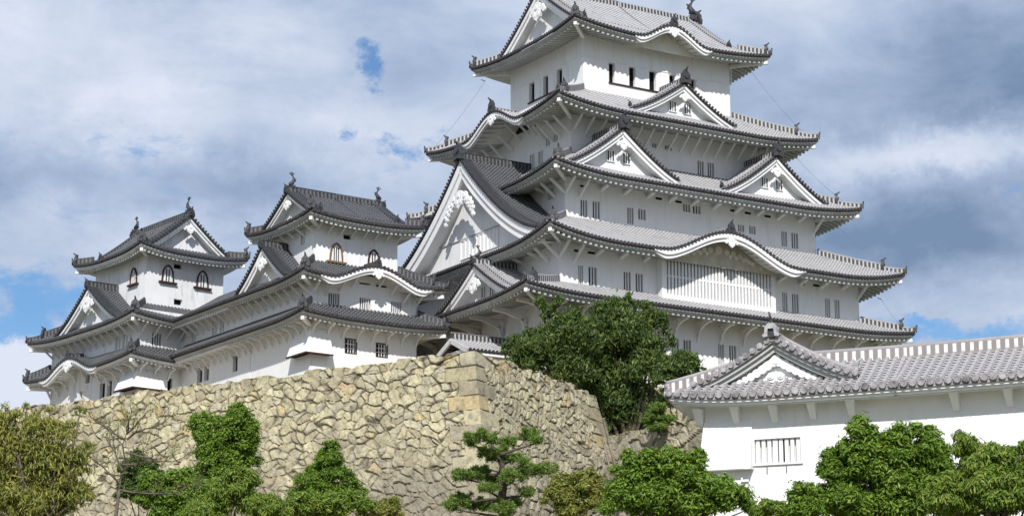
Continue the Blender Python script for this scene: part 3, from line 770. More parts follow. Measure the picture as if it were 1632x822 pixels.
# gables
gw=lambda z:[(-.55,z,z+.72,.55,2),(.75,z,z+.72,.55,2)]
gable(K,KEEP,'S',-.1,-7.55,47.25,4.55,2.55,3.2,1.28,.42,.85,win=gw(47.75),pend=.42,rfw=.3,wl=.55)
gable(K,KEEP,'S',-6.55,-9.15,41.95,4.75,3.1,3.6,1.28,.46,.85,win=gw(42.75),pend=.52,wl=.6)
gable(K,KEEP,'S',6.8,-9.15,41.95,4.75,3.1,3.6,1.28,.46,.85,win=gw(42.75),pend=.52,wl=.6)
G,pf,fr=gable(K,MID,'W',-14.05,-.35,36.75,10.6,7.15,5.8,1.52,1.0,1.0,pend=.92,big=True,wl=.9,win=[(-3.4+q*.52,38.15,39.2,.34,0) for q in range(0)])
# slatted window and rail of the big west gable
m_=M()
f2=lambda a,b,z:fr(a,b+.9,z)
m_.hexa([f2(-6.2,-.08,38.42),f2(5.0,-.08,38.42),f2(5.0,.02,38.42),f2(-6.2,.02,38.42),f2(-6.2,-.08,38.47),f2(5.0,-.08,38.47),f2(5.0,.02,38.47),f2(-6.2,.02,38.47)])
ob('gable_rail',m_,[PLE],G,(0,0,0))
gwin(G,f2,.9,37.0,38.3,5.0,9,bars=1)
oni(G,ON,(0,0,0),(-1,0,0),.01) if False else None
gable(K,KEEP,'W',-15.6,-4.9,32.35,5.35,2.85,3.6,1.3,.5,.45,pend=.8,wl=.8,win=[(-.3,33.0,33.75,.45,1),(.8,33.0,33.75,.45,1)],finial=.5)

# ======================= west small keep
NK=thing('small_keep','smaller white keep with arched window and curved eave just left of the big gable','castle tower',(-22.6,2.38,24.9),R(3))
n_r2=(-5.6,5.6,-5.6,5.3); n_w=(-4.1,4.1,-4.15,4.1); n_r1=(-5.63,5.75,-5.65,5.3); n_w3=(-3.25,3.3,-2.85,3.3); n_r3=(-4.5,4.5,-4.45,4.5)
SY=n_w[2]
wall(NK,PL,n_w,24.9,30.7,{'S':wins(NK,'S',SY,D6,[(232,500,308,608),(457,533,533,635)],0,None,'grid')},name='wall')
wall(NK,PL,(n_w[0]+.02,n_w[1]-.02,n_w[2]+.02,n_w[3]-.02),30.7,34.2,{'S':wins(NK,'S',SY,A3,[(550,700,612,775),(728,727,790,800),(907,750,965,822)],4)+wins(NK,'S',SY,A3,[(725,640,790,660),(820,652,885,675)],0)})
wall(NK,PL,n_w3,34.2,38.3,{'W':wins(NK,'W',n_w3[0],A3,[(392,370,412,425)],1),'S':wins(NK,'S',n_w3[2],A3,[(635,368,680,402)],0)})
wv2=loc(NK,*A3(590,525),'y',n_w3[2]); bell_window(NK,'S',n_w3[2],wv2[0],wv2[2],.95,1.25,OCH,4)
wv3=loc(NK,*A3(803,550),'y',n_w3[2]); bell_window(NK,'S',n_w3[2],wv3[0],wv3[2],.85,1.1,RED,3)
t1=Skirt(NK,MID,n_r1,(n_w[0],n_w[1],n_w[2],5.3),30.78,31.85,.28,{'W1':'x','E1':'x'},n_w,sides='SWE',thick=.8,raf=.36)
t2=Skirt(NK,MID,n_r2,(n_w3[0],n_w3[1],n_w3[2],5.3),33.42,35.05,.33,{'S':[(.15,3.9,1.15)],'W1':'x','E1':'x'},n_w,sides='SWE',thick=.85,raf=.36)
kboard(t2,'S',.15,3.9,1.15,.42,pend=.42); kridge(t2,'S',.15,1.8,1.15,.45)
t3=irimoya(NK,MID,n_r3,37.8,.32,'x',1.0,38.3,40.35,n_w3,1.12,board=.3,orn=.4,pend=.5,raf=.36,fishes=.55)
brackets(NK,t1,'S',frange(-4.0,4.0,1.15),.95,.85,.10,.13,True); brackets(NK,t1,'W',frange(-4.0,4.0,.95),.95,.85,.10,.13,True)
brackets(NK,t2,'S',[q for q in frange(-4.0,4.0,1.0) if abs(q)>.8],.95,.75,.10,.13); brackets(NK,t2,'W',frange(-4.0,4.0,.95),.95,.8,.10,.13)
brackets(NK,t3,'S',frange(-3.1,3.2,.95),.75,.55,.09,.11); brackets(NK,t3,'W',frange(-2.8,3.0,1.2),.75,.55,.09,.11)
gable(NK,MID,'W',-5.0,.75,33.75,3.7,2.75,2.6,1.25,.42,.45,pend=.65,wl=.5)
def drop(T,rect,pts_s,pts_w,zt,zl,fl,mt):
    """flared corner box for dropping stones, with its dark underside"""
    x,y=rect[0],rect[2]; m_=M()
    top=[(x-.02,pts_w,zt),(x-.02,y-.02,zt),(pts_s,y-.02,zt)]; lo=[(x-fl,pts_w+.0,zl),(x-fl,y-fl,zl),(pts_s,y-fl,zl)]
    m_.strip(top,lo,0)
    m_.face([top[0],lo[0],(x+.01,pts_w,zl)],0); m_.face([top[2],lo[2],(pts_s,y+.01,zl)],0)
    m_.face([lo[0],lo[1],(x+.01,y+.01,zl),(x+.01,pts_w,zl)],1); m_.face([lo[1],lo[2],(pts_s,y+.01,zl),(x+.01,y+.01,zl)],1)
    o=ob('stone_drop',m_,[mt,DK],T)
    b=M(); e=.05; b.bar((x-fl,pts_w,zl-.04),(x-fl-0.0,y-fl-e,zl-.04),.10,.10); b.bar((x-fl+.05,y-fl,zl-.041),(pts_s,y-fl,zl-.041),.10,.098); ob('bottom_rail',b,[RED],o,(0,0,0))
print('nk drop',loc(NK,494,560,'x',n_w[0]-.6),loc(NK,530,560,'y',n_w[2]-.6),loc(NK,457,567,'x',n_w[0]-.6))
drop(NK,n_w,loc(NK,531,560,'y',n_w[2]-.6)[0],loc(NK,457,567,'x',n_w[0]-.6)[1],30.2,loc(NK,494,558,'x',n_w[0]-.6)[2],.62,PL)

# ======================= corridor between the two small keeps
CG=thing('corridor_building','long white two-storey gallery with lean-to roofs joining the two small keeps','gallery',(-22.6,2.38,24.95),R(3))
YS,YN=4.3,14.0
ps=[(25,425,50,520),(172,365,205,455),(228,345,258,440),(438,262,467,355),(602,200,637,295),(655,178,690,270),(768,130,803,225)]
W2w=[]
for q in wins(CG,'W',-4.1,C5,ps,1,(31.95,33.0),'blind'): W2w.append(q)
W1w=wins(CG,'W',-4.08,C5,[(68,710,102,805),(120,690,150,790),(328,612,360,715),(487,553,525,655),(545,535,577,637)],0,(28.82,29.93),'open')
wall(CG,PL,(-4.12,3.4,4.12,YN+2),24.95,30.7,{'W':[q for q in W1w if q[0]>4.3]})
wall(CG,PL,(-4.09,3.38,4.12,YN+2),30.7,34.2,{'W':[q for q in W2w if q[0]>4.3]})
def leanto(T,st,x0,x1,ya,yb,ze,zi,w0,raf,thick,bsp,drop_):
    sk=Skirt(T,st,(x0,x0+20,ya-6,yb+6),(x1,x0+10,ya-5.9,yb+5.9),ze,zi,0,None,(w0,x0+10,ya,yb),sides='',full='',hips=False) if False else None
class Lean(Skirt):
    """straight eave on the west side only, between two y values"""
    def __init__(s,T,st,x0,xi,ya,yb,ze,zi,w0,raf=.36,thick=.8):
        s.T,s.st=T,st; s.o=(x0,x0+30,ya,yb); s.i=(xi,x0+20,ya,yb); s.w=(w0,x0+20,ya,yb); s.ze,s.zi,s.lift,s.b,s.g=ze,zi,0.,{},.85; s.sides='W'
        m_=M(); s.side(m_,'W',True); s.roof=ob('roof',m_,[st.pan,st.rnd,st.end],T); s.fascia('W',thick); s.rafters('',raf)
        m2=M(); D=w0-x0; n=int((yb-ya)/raf)
        for k in range(n):
            a=ya+.2+k*raf; z=ze+s.zs-.075; P=sidefn('W',s.o); c=[]
            for (d,zz) in ((.27,z),(D,z+.22*(D-.24))): c+=[P(a-.08,d,zz-.07),P(a+.08,d,zz-.07),P(a+.08,d,zz+.08),P(a-.08,d,zz+.08)]
            m2.hexa(c)
        ob('rafters',m2,[PL],s.roof,(0,0,0))
    def edge(s,sd,d,dz,nu=None,f0=0,f1=1):
        a0,a1=s.o[2],s.o[3]; return [(s.o[0]+d,a0+(a1-a0)*k/20,s.ze+dz) for k in range(21)]
g1=Lean(CG,MID,-5.63,-4.08,5.3,YN,30.78,31.85,-4.1)
g2=Lean(CG,MID,-5.6,-1.6,5.3,YN,33.42,35.75,-4.1,thick=.85)
m_=M(); m_.face([(-1.6,5.3,35.75),(-1.6,YN,35.75),(3.9,YN,33.4),(3.9,5.3,33.4)],0,[(0,0),(9,0),(9,5),(0,5)]); ob('back_slope',m_,[TPO],CG)
ridge(CG,MID,[(-1.6,4.4,35.75),(-1.6,YN-.4,35.75)],.26,.3,'top_ridge')
brackets(CG,g1,'W',frange(4.7,YN-.8,.95),.95,.85,.10,.13,True); brackets(CG,g2,'W',frange(4.7,YN-.8,.95),.95,.8,.10,.13)

# ======================= north-west small keep
IK=thing('small_keep','leftmost small white keep with two dark framed arched windows on its top storey','castle tower',(-26.9,22.95,24.9),R(7.5))
i_r3=(-4.6,4.6,-5.1,5.1); i_w3=(-3.35,3.3,-3.75,3.8)
i_r2=(-6.35,6.3,-7.35,8.6); i_w2=(-4.95,4.9,-5.95,7.2)
i_r1=(-6.4,6.4,-7.4,8.7)
wall(IK,PLO,i_w3,34.6,39.4,{'S':wins(IK,'S',i_w3[2],B2,[(318,492,370,532),(318,722,372,768)],0)})
for (x,y) in ((273,618),(500,655)):
    q=loc(IK,*B2(x,y),'y',i_w3[2]); bell_window(IK,'S',i_w3[2],q[0],q[2]+.05,.95,1.25,RED,3)
q=loc(IK,*B1(755,632),'x',i_w3[0]); bell_window(IK,'W',i_w3[0],q[1],q[2]+.05,.9,1.2,RED,3)
wall(IK,PLO,i_w2,30.9,34.3,{'S':wins(IK,'S',i_w2[2],B4,[(972,228,1035,328)],3),'W':wins(IK,'W',i_w2[0],B4,[(703,262,738,345),(755,243,790,330)],1,None,'blind')})
wall(IK,PLO,(i_w2[0]+.02,i_w2[1],i_w2[2]+.02,i_w2[3]),24.9,31.2,{'W':wins(IK,'W',i_w2[0],B4,[(588,600,622,700),(643,580,672,685),(440,655,458,740),(485,535,512,590)],0,None,'open'),'S':wins(IK,'S',i_w2[2],B4,[(1085,555,1118,655)],0,None,'open')})
u1=Skirt(IK,OLD,i_r1,i_w2,30.45,31.6,.33,{'W':[(1.9,4.0,1.15)]},i_w2,thick=.8,raf=.36)
u2=Skirt(IK,OLD,i_r2,i_w3,33.35,35.2,.40,None,i_w2,thick=.85,raf=.36)
kboard(u1,'W',1.9,4.0,1.15,.42,PLO,.6); kridge(u1,'W',1.9,1.3,1.15,.45)
irimoya(IK,OLD,i_r3,39.05,.42,'y',1.15,39.6,42.25,i_w3,1.12,board=.35,orn=.5,pend=.5,raf=.34,fishes=.6)
gable(IK,OLD,'W',-5.6,.3,33.75,4.9,3.1,2.6,1.3,.42,.45,pend=.85,wl=.5)
brackets(IK,u2,'S',frange(-4.8,4.6,1.1),.95,.8,.10,.13); brackets(IK,u2,'W',frange(-5.8,7.0,1.0),.95,.8,.10,.13)
brackets(IK,u1,'S',frange(-4.8,4.6,1.2),1.0,.85,.10,.13,True); brackets(IK,u1,'W',frange(-5.8,7.0,1.25),1.05,.95,.12,.15,True)
dz=loc(IK,216,614,'x',i_w2[0]-.75)[2]; dt=loc(IK,216,588,'x',i_w2[0])[2]; print('inui drop',dz,dt)
drop(IK,i_w2,loc(IK,262,625,'y',i_w2[2]-.6)[0],loc(IK,184,628,'x',i_w2[0]-.6)[1],dt,dz,.75,PLO)

# ======================= low gate roof between west keep and great keep, and the link behind
LG=thing('gate_roof','low tiled roof tucked under the keep eaves above the stone wall corner','gate',(-15.8,-6.5,25))
def gab(T,st,x0,x1,yc,hw,zr,zeave,p=1.05,names='roof'):
    m_=M(); 
    for sg in (-1,1):
        pts=[(0,zr)]+[(hw*k/6,zr-(zr-zeave)*(k/6)**.9) for k in range(1,7)]
        m_.grid([[(x,yc+sg*a,z) for x in (x0,x1)] for a,z in pts],0,[[(x,-a*1.1) for x in (x0,x1)] for a,z in pts])
        x=x0+.1
        while x<x1:
            for q,(d0,h0,d1,h1) in enumerate(((-.088,0,-.05,.085),(-.05,.085,.05,.085),(.05,.085,.088,0))):
                A=[(x+d0,yc+sg*a,z+h0) for a,z in pts]; B=[(x+d1,yc+sg*a,z+h1) for a,z in pts]; u=[(0,-a*1.1) for a,z in pts]; m_.strip(A,B,1,u,u)
            m_.disc((x,yc+sg*(hw+.03),zeave+.02),(0,sg,0),.1,.04,8,2); x+=PITCHT
        m_.strip([(x0,yc+sg*hw,zeave),(x1,yc+sg*hw,zeave)],[(x0,yc+sg*hw,zeave-.12),(x1,yc+sg*hw,zeave-.12)],2)
    o=ob(names,m_,[st.pan,st.rnd,st.end],T)
    ridge(o,st,[(x0-.1,yc,zr+.02),(x1+.1,yc,zr+.02)],.26,.3,'top_ridge')
    f=M(); 
    for sg in (-1,1):
        f.box(x0+.05,x1-.05,*sorted((yc+sg*(hw-.05),yc+sg*(hw-.25))),zeave-.3,zeave-.125)
    ob('eave_board',f,[PL],o,(0,0,0))
    for sg in (-1,1):
        b=M(); b.bar((x0-.12,yc,zr-.18),(x0-.12,yc+sg*(hw+.05),zeave-.12),.14,.32); ob('bargeboard',b,[PLE],o,(0,0,0))
    return o
LT=lambda x,y:(x+15.8,y+6.5)
gab(LG,KEEP,-2.55,3.3,0,2.1,29.55,28.5)
m_=M(); m_.box(-2.2,3.0,-1.4,1.4,25,28.75); ob('wall',m_,[PL],LG)
m_=M(); m_.box(-1.4,.6,-1.46,-1.38,25.1,27.4); ob('gate_door',m_,[RED],LG)
BK=thing('link_gallery','narrow white gallery glimpsed behind linking small keep to great keep','gallery',(-15.8,11.5,24.95))
gab(BK,MID,-4.5,3.6,0,3.0,35.2,33.2)
m_=M(); m_.box(-4.4,3.3,-2.2,2.2,24.95,33.8); ob('wall',m_,[PL],BK)

# ======================= near white building on the right
ax=YAW+R(112.6); NT=at(1062,636,74.0)
BL=thing('storehouse','near long white plastered building with grey tiled roof and small front gable at lower right','building',(NT[0],NT[1],8.5),math.pi/2-ax)
L1=(loc(BL,1425,632,'y',0)[0]); ZE=NT[2]; print('L1',L1,'ZE',ZE)
RD=2.05; RZ=ZE+1.22
class Near(Skirt):
    pass
nr=(0,L1+8,0,2*RD+.2); nw_=(1.05,L1+8,.95,2*RD-.8)
def near_roof():
    sk=Skirt.__new__(Skirt); s=sk
    s.T,s.st,s.o,s.i,s.ze,s.zi,s.lift,s.b,s.g=BL,NEAR,(0,L1+.06,0,2*RD+.2),(RD,L1+.06,RD,RD+.2),ZE,RZ,.22,{'S1':'x','N1':'x'},.9
    s.w=(1.05,L1,.95,2*RD-.8); s.sides='SW'
    m_=M(); s.side(m_,'S',True); s.side(m_,'W',True); s.side(m_,'N',False); s.roof=ob('roof',m_,[NEAR.pan,NEAR.rnd,NEAR.end],BL)
    s.fascia('SW',.9); return s
# the east end is cut square: corner lift only at the west end
ns_=near_roof()
hp=[(RD*k/6,RD*k/6,ns_.z('S',RD*k/6,k/6)+.06) for k in range(7)]
ridge(ns_.roof,NEAR,hp,.22,.22,'hip_ridge'); oni(ns_.roof,NEAR,(0.02,0.02,hp[0][2]+.05),(-.7,-.7,0),.26)
# second stretch, turned 13 degrees towards the camera
E2=thing('storehouse_wing','long right stretch of near white wall with grey tiled roof running out of frame','building',(0,0,8.5),math.pi/2-(YAW+R(115.8)))
c_,s_=math.cos(BL.rotation_euler[2]),math.sin(BL.rotation_euler[2])
E2.location=(NT[0]+L1*c_,NT[1]+L1*s_,8.5)
L2=26.0
def wing():
    s=Skirt.__new__(Skirt)
    s.T,s.st,s.o,s.i,s.ze,s.zi,s.lift,s.b,s.g=E2,NEAR,(-.06,L2,0,2*RD+.2),(-.06,L2,RD,RD+.2),ZE,RZ,0.,{},.9
    s.w=(0,L2,.95,2*RD-.8); s.sides='S'
    m_=M(); s.side(m_,'S',True); s.side(m_,'N',False); s.roof=ob('roof',m_,[NEAR.pan,NEAR.rnd,NEAR.end],E2); 
    # eave strips without the mitre at the joint
    s.edge=lambda sd,d,dz,nu=None,f0=0,f1=1:[(-.25*d+L2*k/20*1.0,d,s.ze+dz) for k in range(21)]
    s.fascia('S',.9); return s
nw2=wing()
ridge(ns_.roof,NEAR,[(RD-.1,RD+.1,RZ+.02),(L1+.03,RD+.1,RZ+.02)],.26,.32,'top_ridge',.10)
ridge(nw2.roof,NEAR,[(-.45,RD+.1,RZ+.02),(L2,RD+.1,RZ+.02)],.26,.322,'top_ridge',.10)
def nz(px,py): q=loc(BL,px,py,'y',.95); return q[0],q[2]
(xa,zt2),(xb,zb2)=nz(*NC(622,205)),nz(*NC(1000,380)); print('near win',xa,xb,zt2,zb2)
wall(BL,PL,(1.05,L1+.3,.95,3.0),8.5,ZE-.05,{'S':[(xa,xb,zb2,zt2,0,'open')]})
wall(E2,PL,(-.25,L2,.953,3.0),8.5,ZE-.05)
m_=M(); n_=8
for k in range(n_):
    if k==3: a,b=xa+(xb-xa)*(k+.12)/n_,xa+(xb-xa)*(k+.95)/n_
    else: a,b=xa+(xb-xa)*(k+.18)/n_,xa+(xb-xa)*(k+.82)/n_
    m_.box(a,b,.98,1.06,zb2+.004,zt2-.004)
wb=ob('window_bars',m_,[WHB],BL)
m_=M()
for k in (0,1,2,5,6,7): m_.box(xa+(xb-xa)*k/n_+.0,xa+(xb-xa)*(k+1)/n_,1.17,1.22,zb2+.005,zt2-.005)
ob('blind_panel',m_,[PL],BL)
m_=M(); t=.07
m_.box(xa-t,xb+t,.90,.96,zt2,zt2+t); m_.box(xa-t,xb+t,.88,.96,zb2-t,zb2); m_.box(xb,xb+t,.90,.96,zb2+.001,zt2-.001); m_.box(xa-t,xa,.90,.96,zb2+.001,zt2-.001); ob('window_frame',m_,[PL],BL)
# projecting box at the left end
(xc,zc),(xd,zd)=nz(*NC(110,430)),nz(*NC(612,430)); zc=(zc+zd)/2-.05; ztop=ZE-.75; print('box',xc,xd,zc)
m_=M(); yb=.95
m_.hexa([(1.0-.12,yb-.34,zc),(xd,yb-.34,zc),(xd,yb+.01,zc),(1.0-.12,yb+.01,zc),(1.0,yb-.04,ztop),(xd,yb-.04,ztop),(xd,yb+.01,ztop),(1.0,yb+.01,ztop)])
pb=ob('projecting_box',m_,[PL],BL); m_=M(); m_.box(1.0-.15,xd+.02,yb-.37,yb+.01,zc-.07,zc-.002); m_.box(xd-.22,xd+.03,yb-.42,yb-.36,zc-.09,zc+.05); ob('bottom_rail',m_,[PL],pb,(0,0,0))
(xe,ze_)=nz(*NC(548,530)); m_=M(); m_.box(xe-.13,xe+.13,.87,.96,ze_-.06,ze_+.1); ob('small_ledge',m_,[PL],BL); m_=M(); m_.box(xb+.5,xb+.85,.90,.96,zb2-.75,zb2-.45); ob('small_hatch',m_,[PL],BL)
m_=M(); 
for k in (.26,.68): m_.box(xa+(xb-xa)*k-.015,xa+(xb-xa)*k+.015,.925,.96,zb2-.35,zb2-.12)
ob('iron_peg',m_,[CAB],BL)
def nbr(T,xs,x_off=0):
    for x in xs:
        m_=M(); zt_=ZE-.30; w_=.13
        m_.hexa([(x-w_*.75,.90,zt_-.56),(x+w_*.75,.90,zt_-.56),(x+w_*.75,.97,zt_-.56),(x-w_*.75,.97,zt_-.56),(x-w_,.42,zt_),(x+w_,.42,zt_),(x+w_,.97,zt_),(x-w_,.97,zt_)])
        ob('bracket',m_,[PL],T)
m_=M(); m_.face([(L2-.02,.953,ZE-.1),(L2-.02,2*RD-.3,ZE-.1),(L2-.02,RD+.1,RZ-.05)]); ob('gable_end',m_,[PL],E2)
nbr(BL,[loc(BL,*NB(q,640),'y',.7)[0] for q in (298,540,790)]+[loc(BL,q,640,'y',.7)[0] for q in (1293,1355)])
xs=[loc(E2,1400+q/4.565,630,'y',.7)[0] for q in (170,552,945)]; nbr(E2,[x for x in xs if x>.2]+[xs[-1]+1.75*k for k in range(1,12)])
gc=loc(BL,1235,560,'y',.75)[0]; gz=ZE+.50; print('gable centre',gc)
gable(BL,NEAR,'S',gc,.78,gz,2.85,1.40,1.9,1.32,.26,.0001,pend=0,wl=.22,center_ridge=False)
GR=[o for o in BL.children if o.name.startswith('gable_roof')][-1]
# ornate relief in the small gable
m_=M(); g=lambda a,z,t:(gc+a,.93+t,z)
m_.extr([(0,gz-.05),(.28,gz-.02),(.30,gz+.22),(.14,gz+.32),(0,gz+.30),(-.14,gz+.32),(-.30,gz+.22),(-.28,gz-.02)],g,-.14,.02)
it=[]
for sg in (-1,1):
    for (a,z,r_) in ((.1,.78,.16),(.3,.68,.17),(.48,.56,.16),(.68,.44,.15),(.88,.33,.14),(1.08,.24,.12),(1.28,.17,.10),(1.5,.11,.08),(1.7,.07,.06)): it.append((sg*a,gz+z-.12,r_,-.10-.02*r_,.02))
    it.append((sg*.17,gz+.18,.12,-.19,-.1)); it.append((sg*.17,gz+.18,.06,-.22,-.18))
it.append((0,gz+.75,.17,-.12,.02)); lobes(m_,g,it); ob('gable_relief',m_,[PL],GR,(0,0,0))
pts=[(gc,.45+q*.5,gz+1.38+.03) for q in range(5)]; ridge(GR,NEAR,pts,.2,.2,'top_ridge')
m_=M(); q=(gc,.40,gz+1.42)
m_.extr([(-.26,0),(-.30,.07),(-.22,.14),(-.2,.34),(-.1,.46),(.1,.46),(.2,.34),(.22,.14),(.30,.07),(.26,0),(.12,.02),(.1,.28),(-.1,.28),(-.12,.02)],lambda a,z,t:(q[0]+a,q[1]+t,q[2]+z),-.12,.1)
m_.box(q[0]-.12,q[0]+.12,q[1]-.03,q[1]+.1,q[2]+.0,q[2]+.34,1)
m_.tube([(q[0],q[1]+.1,q[2]+.4),(q[0]-.02,q[1],q[2]+.62),(q[0]-.05,q[1]-.08,q[2]+.85)],[.07,.05,.03],6,1); ob('ridge_ornament',m_,[ONN,ON],GR,(0,0,0))

m_=M(); g=lambda a,z,t:(a,r2[2]+1.55+t,z)
for sg in (-1,1):
    lobes(m_,g,[(sg*(.7+.55*k),36.72-.07*k*k*.5,.22-.02*k,-.10,.02) for k in range(5)]+[(sg*(1.0+.55*k),36.45-.05*k*k*.4,.16,-.08,.02) for k in range(4)])
lobes(m_,g,[(0,36.8,.3,-.12,.02)]); ob('carved_relief',m_,[PLS],s2.roof,(0,0,0))
# ---------------------------------------------------------------- stone walls and ground
def stonemat(b):
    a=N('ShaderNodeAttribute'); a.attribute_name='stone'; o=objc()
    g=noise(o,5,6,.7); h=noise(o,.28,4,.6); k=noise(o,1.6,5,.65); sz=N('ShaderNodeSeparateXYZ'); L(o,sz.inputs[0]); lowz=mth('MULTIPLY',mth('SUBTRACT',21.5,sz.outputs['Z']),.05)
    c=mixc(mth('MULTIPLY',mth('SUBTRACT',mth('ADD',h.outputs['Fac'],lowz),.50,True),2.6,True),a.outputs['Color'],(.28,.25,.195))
    c=mixc(mth('MULTIPLY',mth('SUBTRACT',k.outputs['Fac'],.50,True),4.2,True),c,(.19,.17,.13))
    x=N('ShaderNodeMix',data_type='RGBA',blend_type='MULTIPLY'); x.inputs[0].default_value=.55; L(c,x.inputs[6]); L(ramp2(g.outputs['Fac'],[(.25,(.45,.45,.42)),(.7,(1.25,1.22,1.12))]),x.inputs[7])
    L(x.outputs[2],b.inputs['Base Color']); b.inputs['Roughness'].default_value=.9; b.inputs['Specular IOR Level'].default_value=.15
    bump(b,g.outputs['Fac'],.7,.06)
STONE=mat('quarried_stone',stonemat)
def npmesh(name,V,Fq,mt,cols=None,smooth=True,attr='stone'):
    me=bpy.data.meshes.new(name); me.vertices.add(len(V)); me.vertices.foreach_set('co',V.astype(np.float32).ravel())
    me.loops.add(Fq.size); me.loops.foreach_set('vertex_index',Fq.astype(np.int32).ravel())
    me.polygons.add(len(Fq)); me.polygons.foreach_set('loop_start',np.arange(0,Fq.size,Fq.shape[1],dtype=np.int32))
    me.polygons.foreach_set('use_smooth',np.full(len(Fq),smooth))
    if cols is not None:
        at_=me.attributes.new(attr,'FLOAT_COLOR','POINT'); at_.data.foreach_set('color',np.hstack([cols,np.ones((len(cols),1))]).astype(np.float32).ravel())
    me.materials.append(mt); me.update(); me.validate(); return me
def hsh(i,j,k,sd):
    x=np.sin(i*127.1+j*311.7+k*74.7+sd*53.3)*43758.5453; return x-np.floor(x)
def stones(U,V,seed,cw=.82,ch=.58,corner0=None,corner1=None,Lw=0):
    """irregular fitted masonry: returns relief, colour, top offset for face coordinates in metres"""
    wu=U+.10*np.sin(V*2.1+seed)+.07*np.sin(V*5.3+U*1.7); wv=V+.09*np.sin(U*1.9+seed*2)+.06*np.sin(U*4.7+V)
    gu=np.floor(wu/cw); gv=np.floor(wv/ch)
    f1=np.full(U.shape,9.);f2=np.full(U.shape,9.);ida=np.zeros(U.shape);idb=np.zeros(U.shape)
    for di in (-2,-1,0,1,2):
        for dj in (-2,-1,0,1,2):
            i=gu+di;j=gv+dj
            su=(i+.5+(hsh(i,j,1,seed)-.5)*1.0+(.5*(j%2)-.25))*cw; sv=(j+.5+(hsh(i,j,2,seed)-.5)*.95)*ch
            an=(hsh(i,j,12,seed)-.5)*.9; ca,sa=np.cos(an),np.sin(an); x_=wu-su; y_=wv-sv
            xr=np.abs(x_*ca+y_*sa)/(1.25*(.8+.5*hsh(i,j,13,seed))); yr=np.abs(y_*ca-x_*sa)/(.92*(.8+.4*hsh(i,j,14,seed)))
            d=(xr**2.6+yr**2.6)**(1/2.6)+ (hsh(i,j,3,seed)-.5)*.16
            m=d<f1
            f2=np.where(m,f1,np.minimum(f2,d)); 
            ida=np.where(m,i,ida);idb=np.where(m,j,idb); f1=np.where(m,d,f1)
    e=(f2-f1)*.55
    # dressed corner blocks
    def corner(e,ida,idb,Uc,flip):
        seed=99
        cz=.88; c=np.floor(V/cz); Lc=np.where((c+flip)%2==0,1.05,2.0)+.25*(hsh(c,c*0,5,seed)-.5)
        ins=Uc<Lc
        ev=np.minimum(V-c*cz,(c+1)*cz-V); ein=np.minimum(ev,Lc-Uc)
        e=np.where(ins,ein*.8+.01,np.minimum(e,Uc-Lc))
        return e,np.where(ins,1000+c,ida),np.where(ins,500,idb)
    if corner0 is not None: e,ida,idb=corner(e,ida,idb,U,corner0)
    if corner1 is not None: e,ida,idb=corner(e,ida,idb,Lw-U,corner1)
    e=np.clip(e,0,None)
    cn=ida>=900; seed=np.where(cn,99.,float(seed))
    r1_=hsh(ida,idb,7,seed);r2_=hsh(ida,idb,8,seed);r3_=hsh(ida,idb,9,seed);r4_=hsh(ida,idb,10,seed)
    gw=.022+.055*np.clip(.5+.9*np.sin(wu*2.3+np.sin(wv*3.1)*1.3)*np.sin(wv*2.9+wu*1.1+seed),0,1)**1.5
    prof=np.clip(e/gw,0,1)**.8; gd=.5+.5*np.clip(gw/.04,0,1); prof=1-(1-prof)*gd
    chip=np.zeros(U.shape)
    for f_,a_ in ((3.1,.022),(6.7,.014),(13.,.009)):
        chip+=a_*np.sin(wu*f_+2.1*np.sin(wv*f_*.8+r1_*9)+r2_*30)*np.sin(wv*f_*1.1+1.7*np.sin(wu*f_*.7+r3_*9)+r4_*30)
    rel=prof*(.13+np.where(cn,.02,.10)*(r1_-.5))+chip*np.where(cn,.4,1.)*prof
    rel+=np.where(cn,0,prof*((wu-np.floor(wu/cw)*cw-cw/2)*(r2_-.5)*.15+(wv-np.floor(wv/ch)*ch-ch/2)*(r3_-.5)*.18))
    rel+=np.where(cn,0,.035*prof*np.abs(np.sin(U*(3+3*r1_)+V*(2+3*r4_)+r2_*20)))
    base=np.stack([.485+.17*(r1_-.5),.44+.16*(r1_-.5),.30+.12*(r1_-.5)],-1)
    grey=np.array([.42,.39,.31]); och=np.array([.50,.38,.20]); drk=np.array([.28,.24,.18])
    base=np.where((r3_>.72)[...,None],base*.45+grey*.55,base); base=np.where((r4_>.955)[...,None],base*.4+och*.6,base); base=np.where((r2_>.90)[...,None],base*.4+drk*.6,base)
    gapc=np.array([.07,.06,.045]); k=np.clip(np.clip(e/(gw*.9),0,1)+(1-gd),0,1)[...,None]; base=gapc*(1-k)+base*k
    top=(hsh(ida,idb*0,11,seed)-.5)*.34
    return rel,base,top
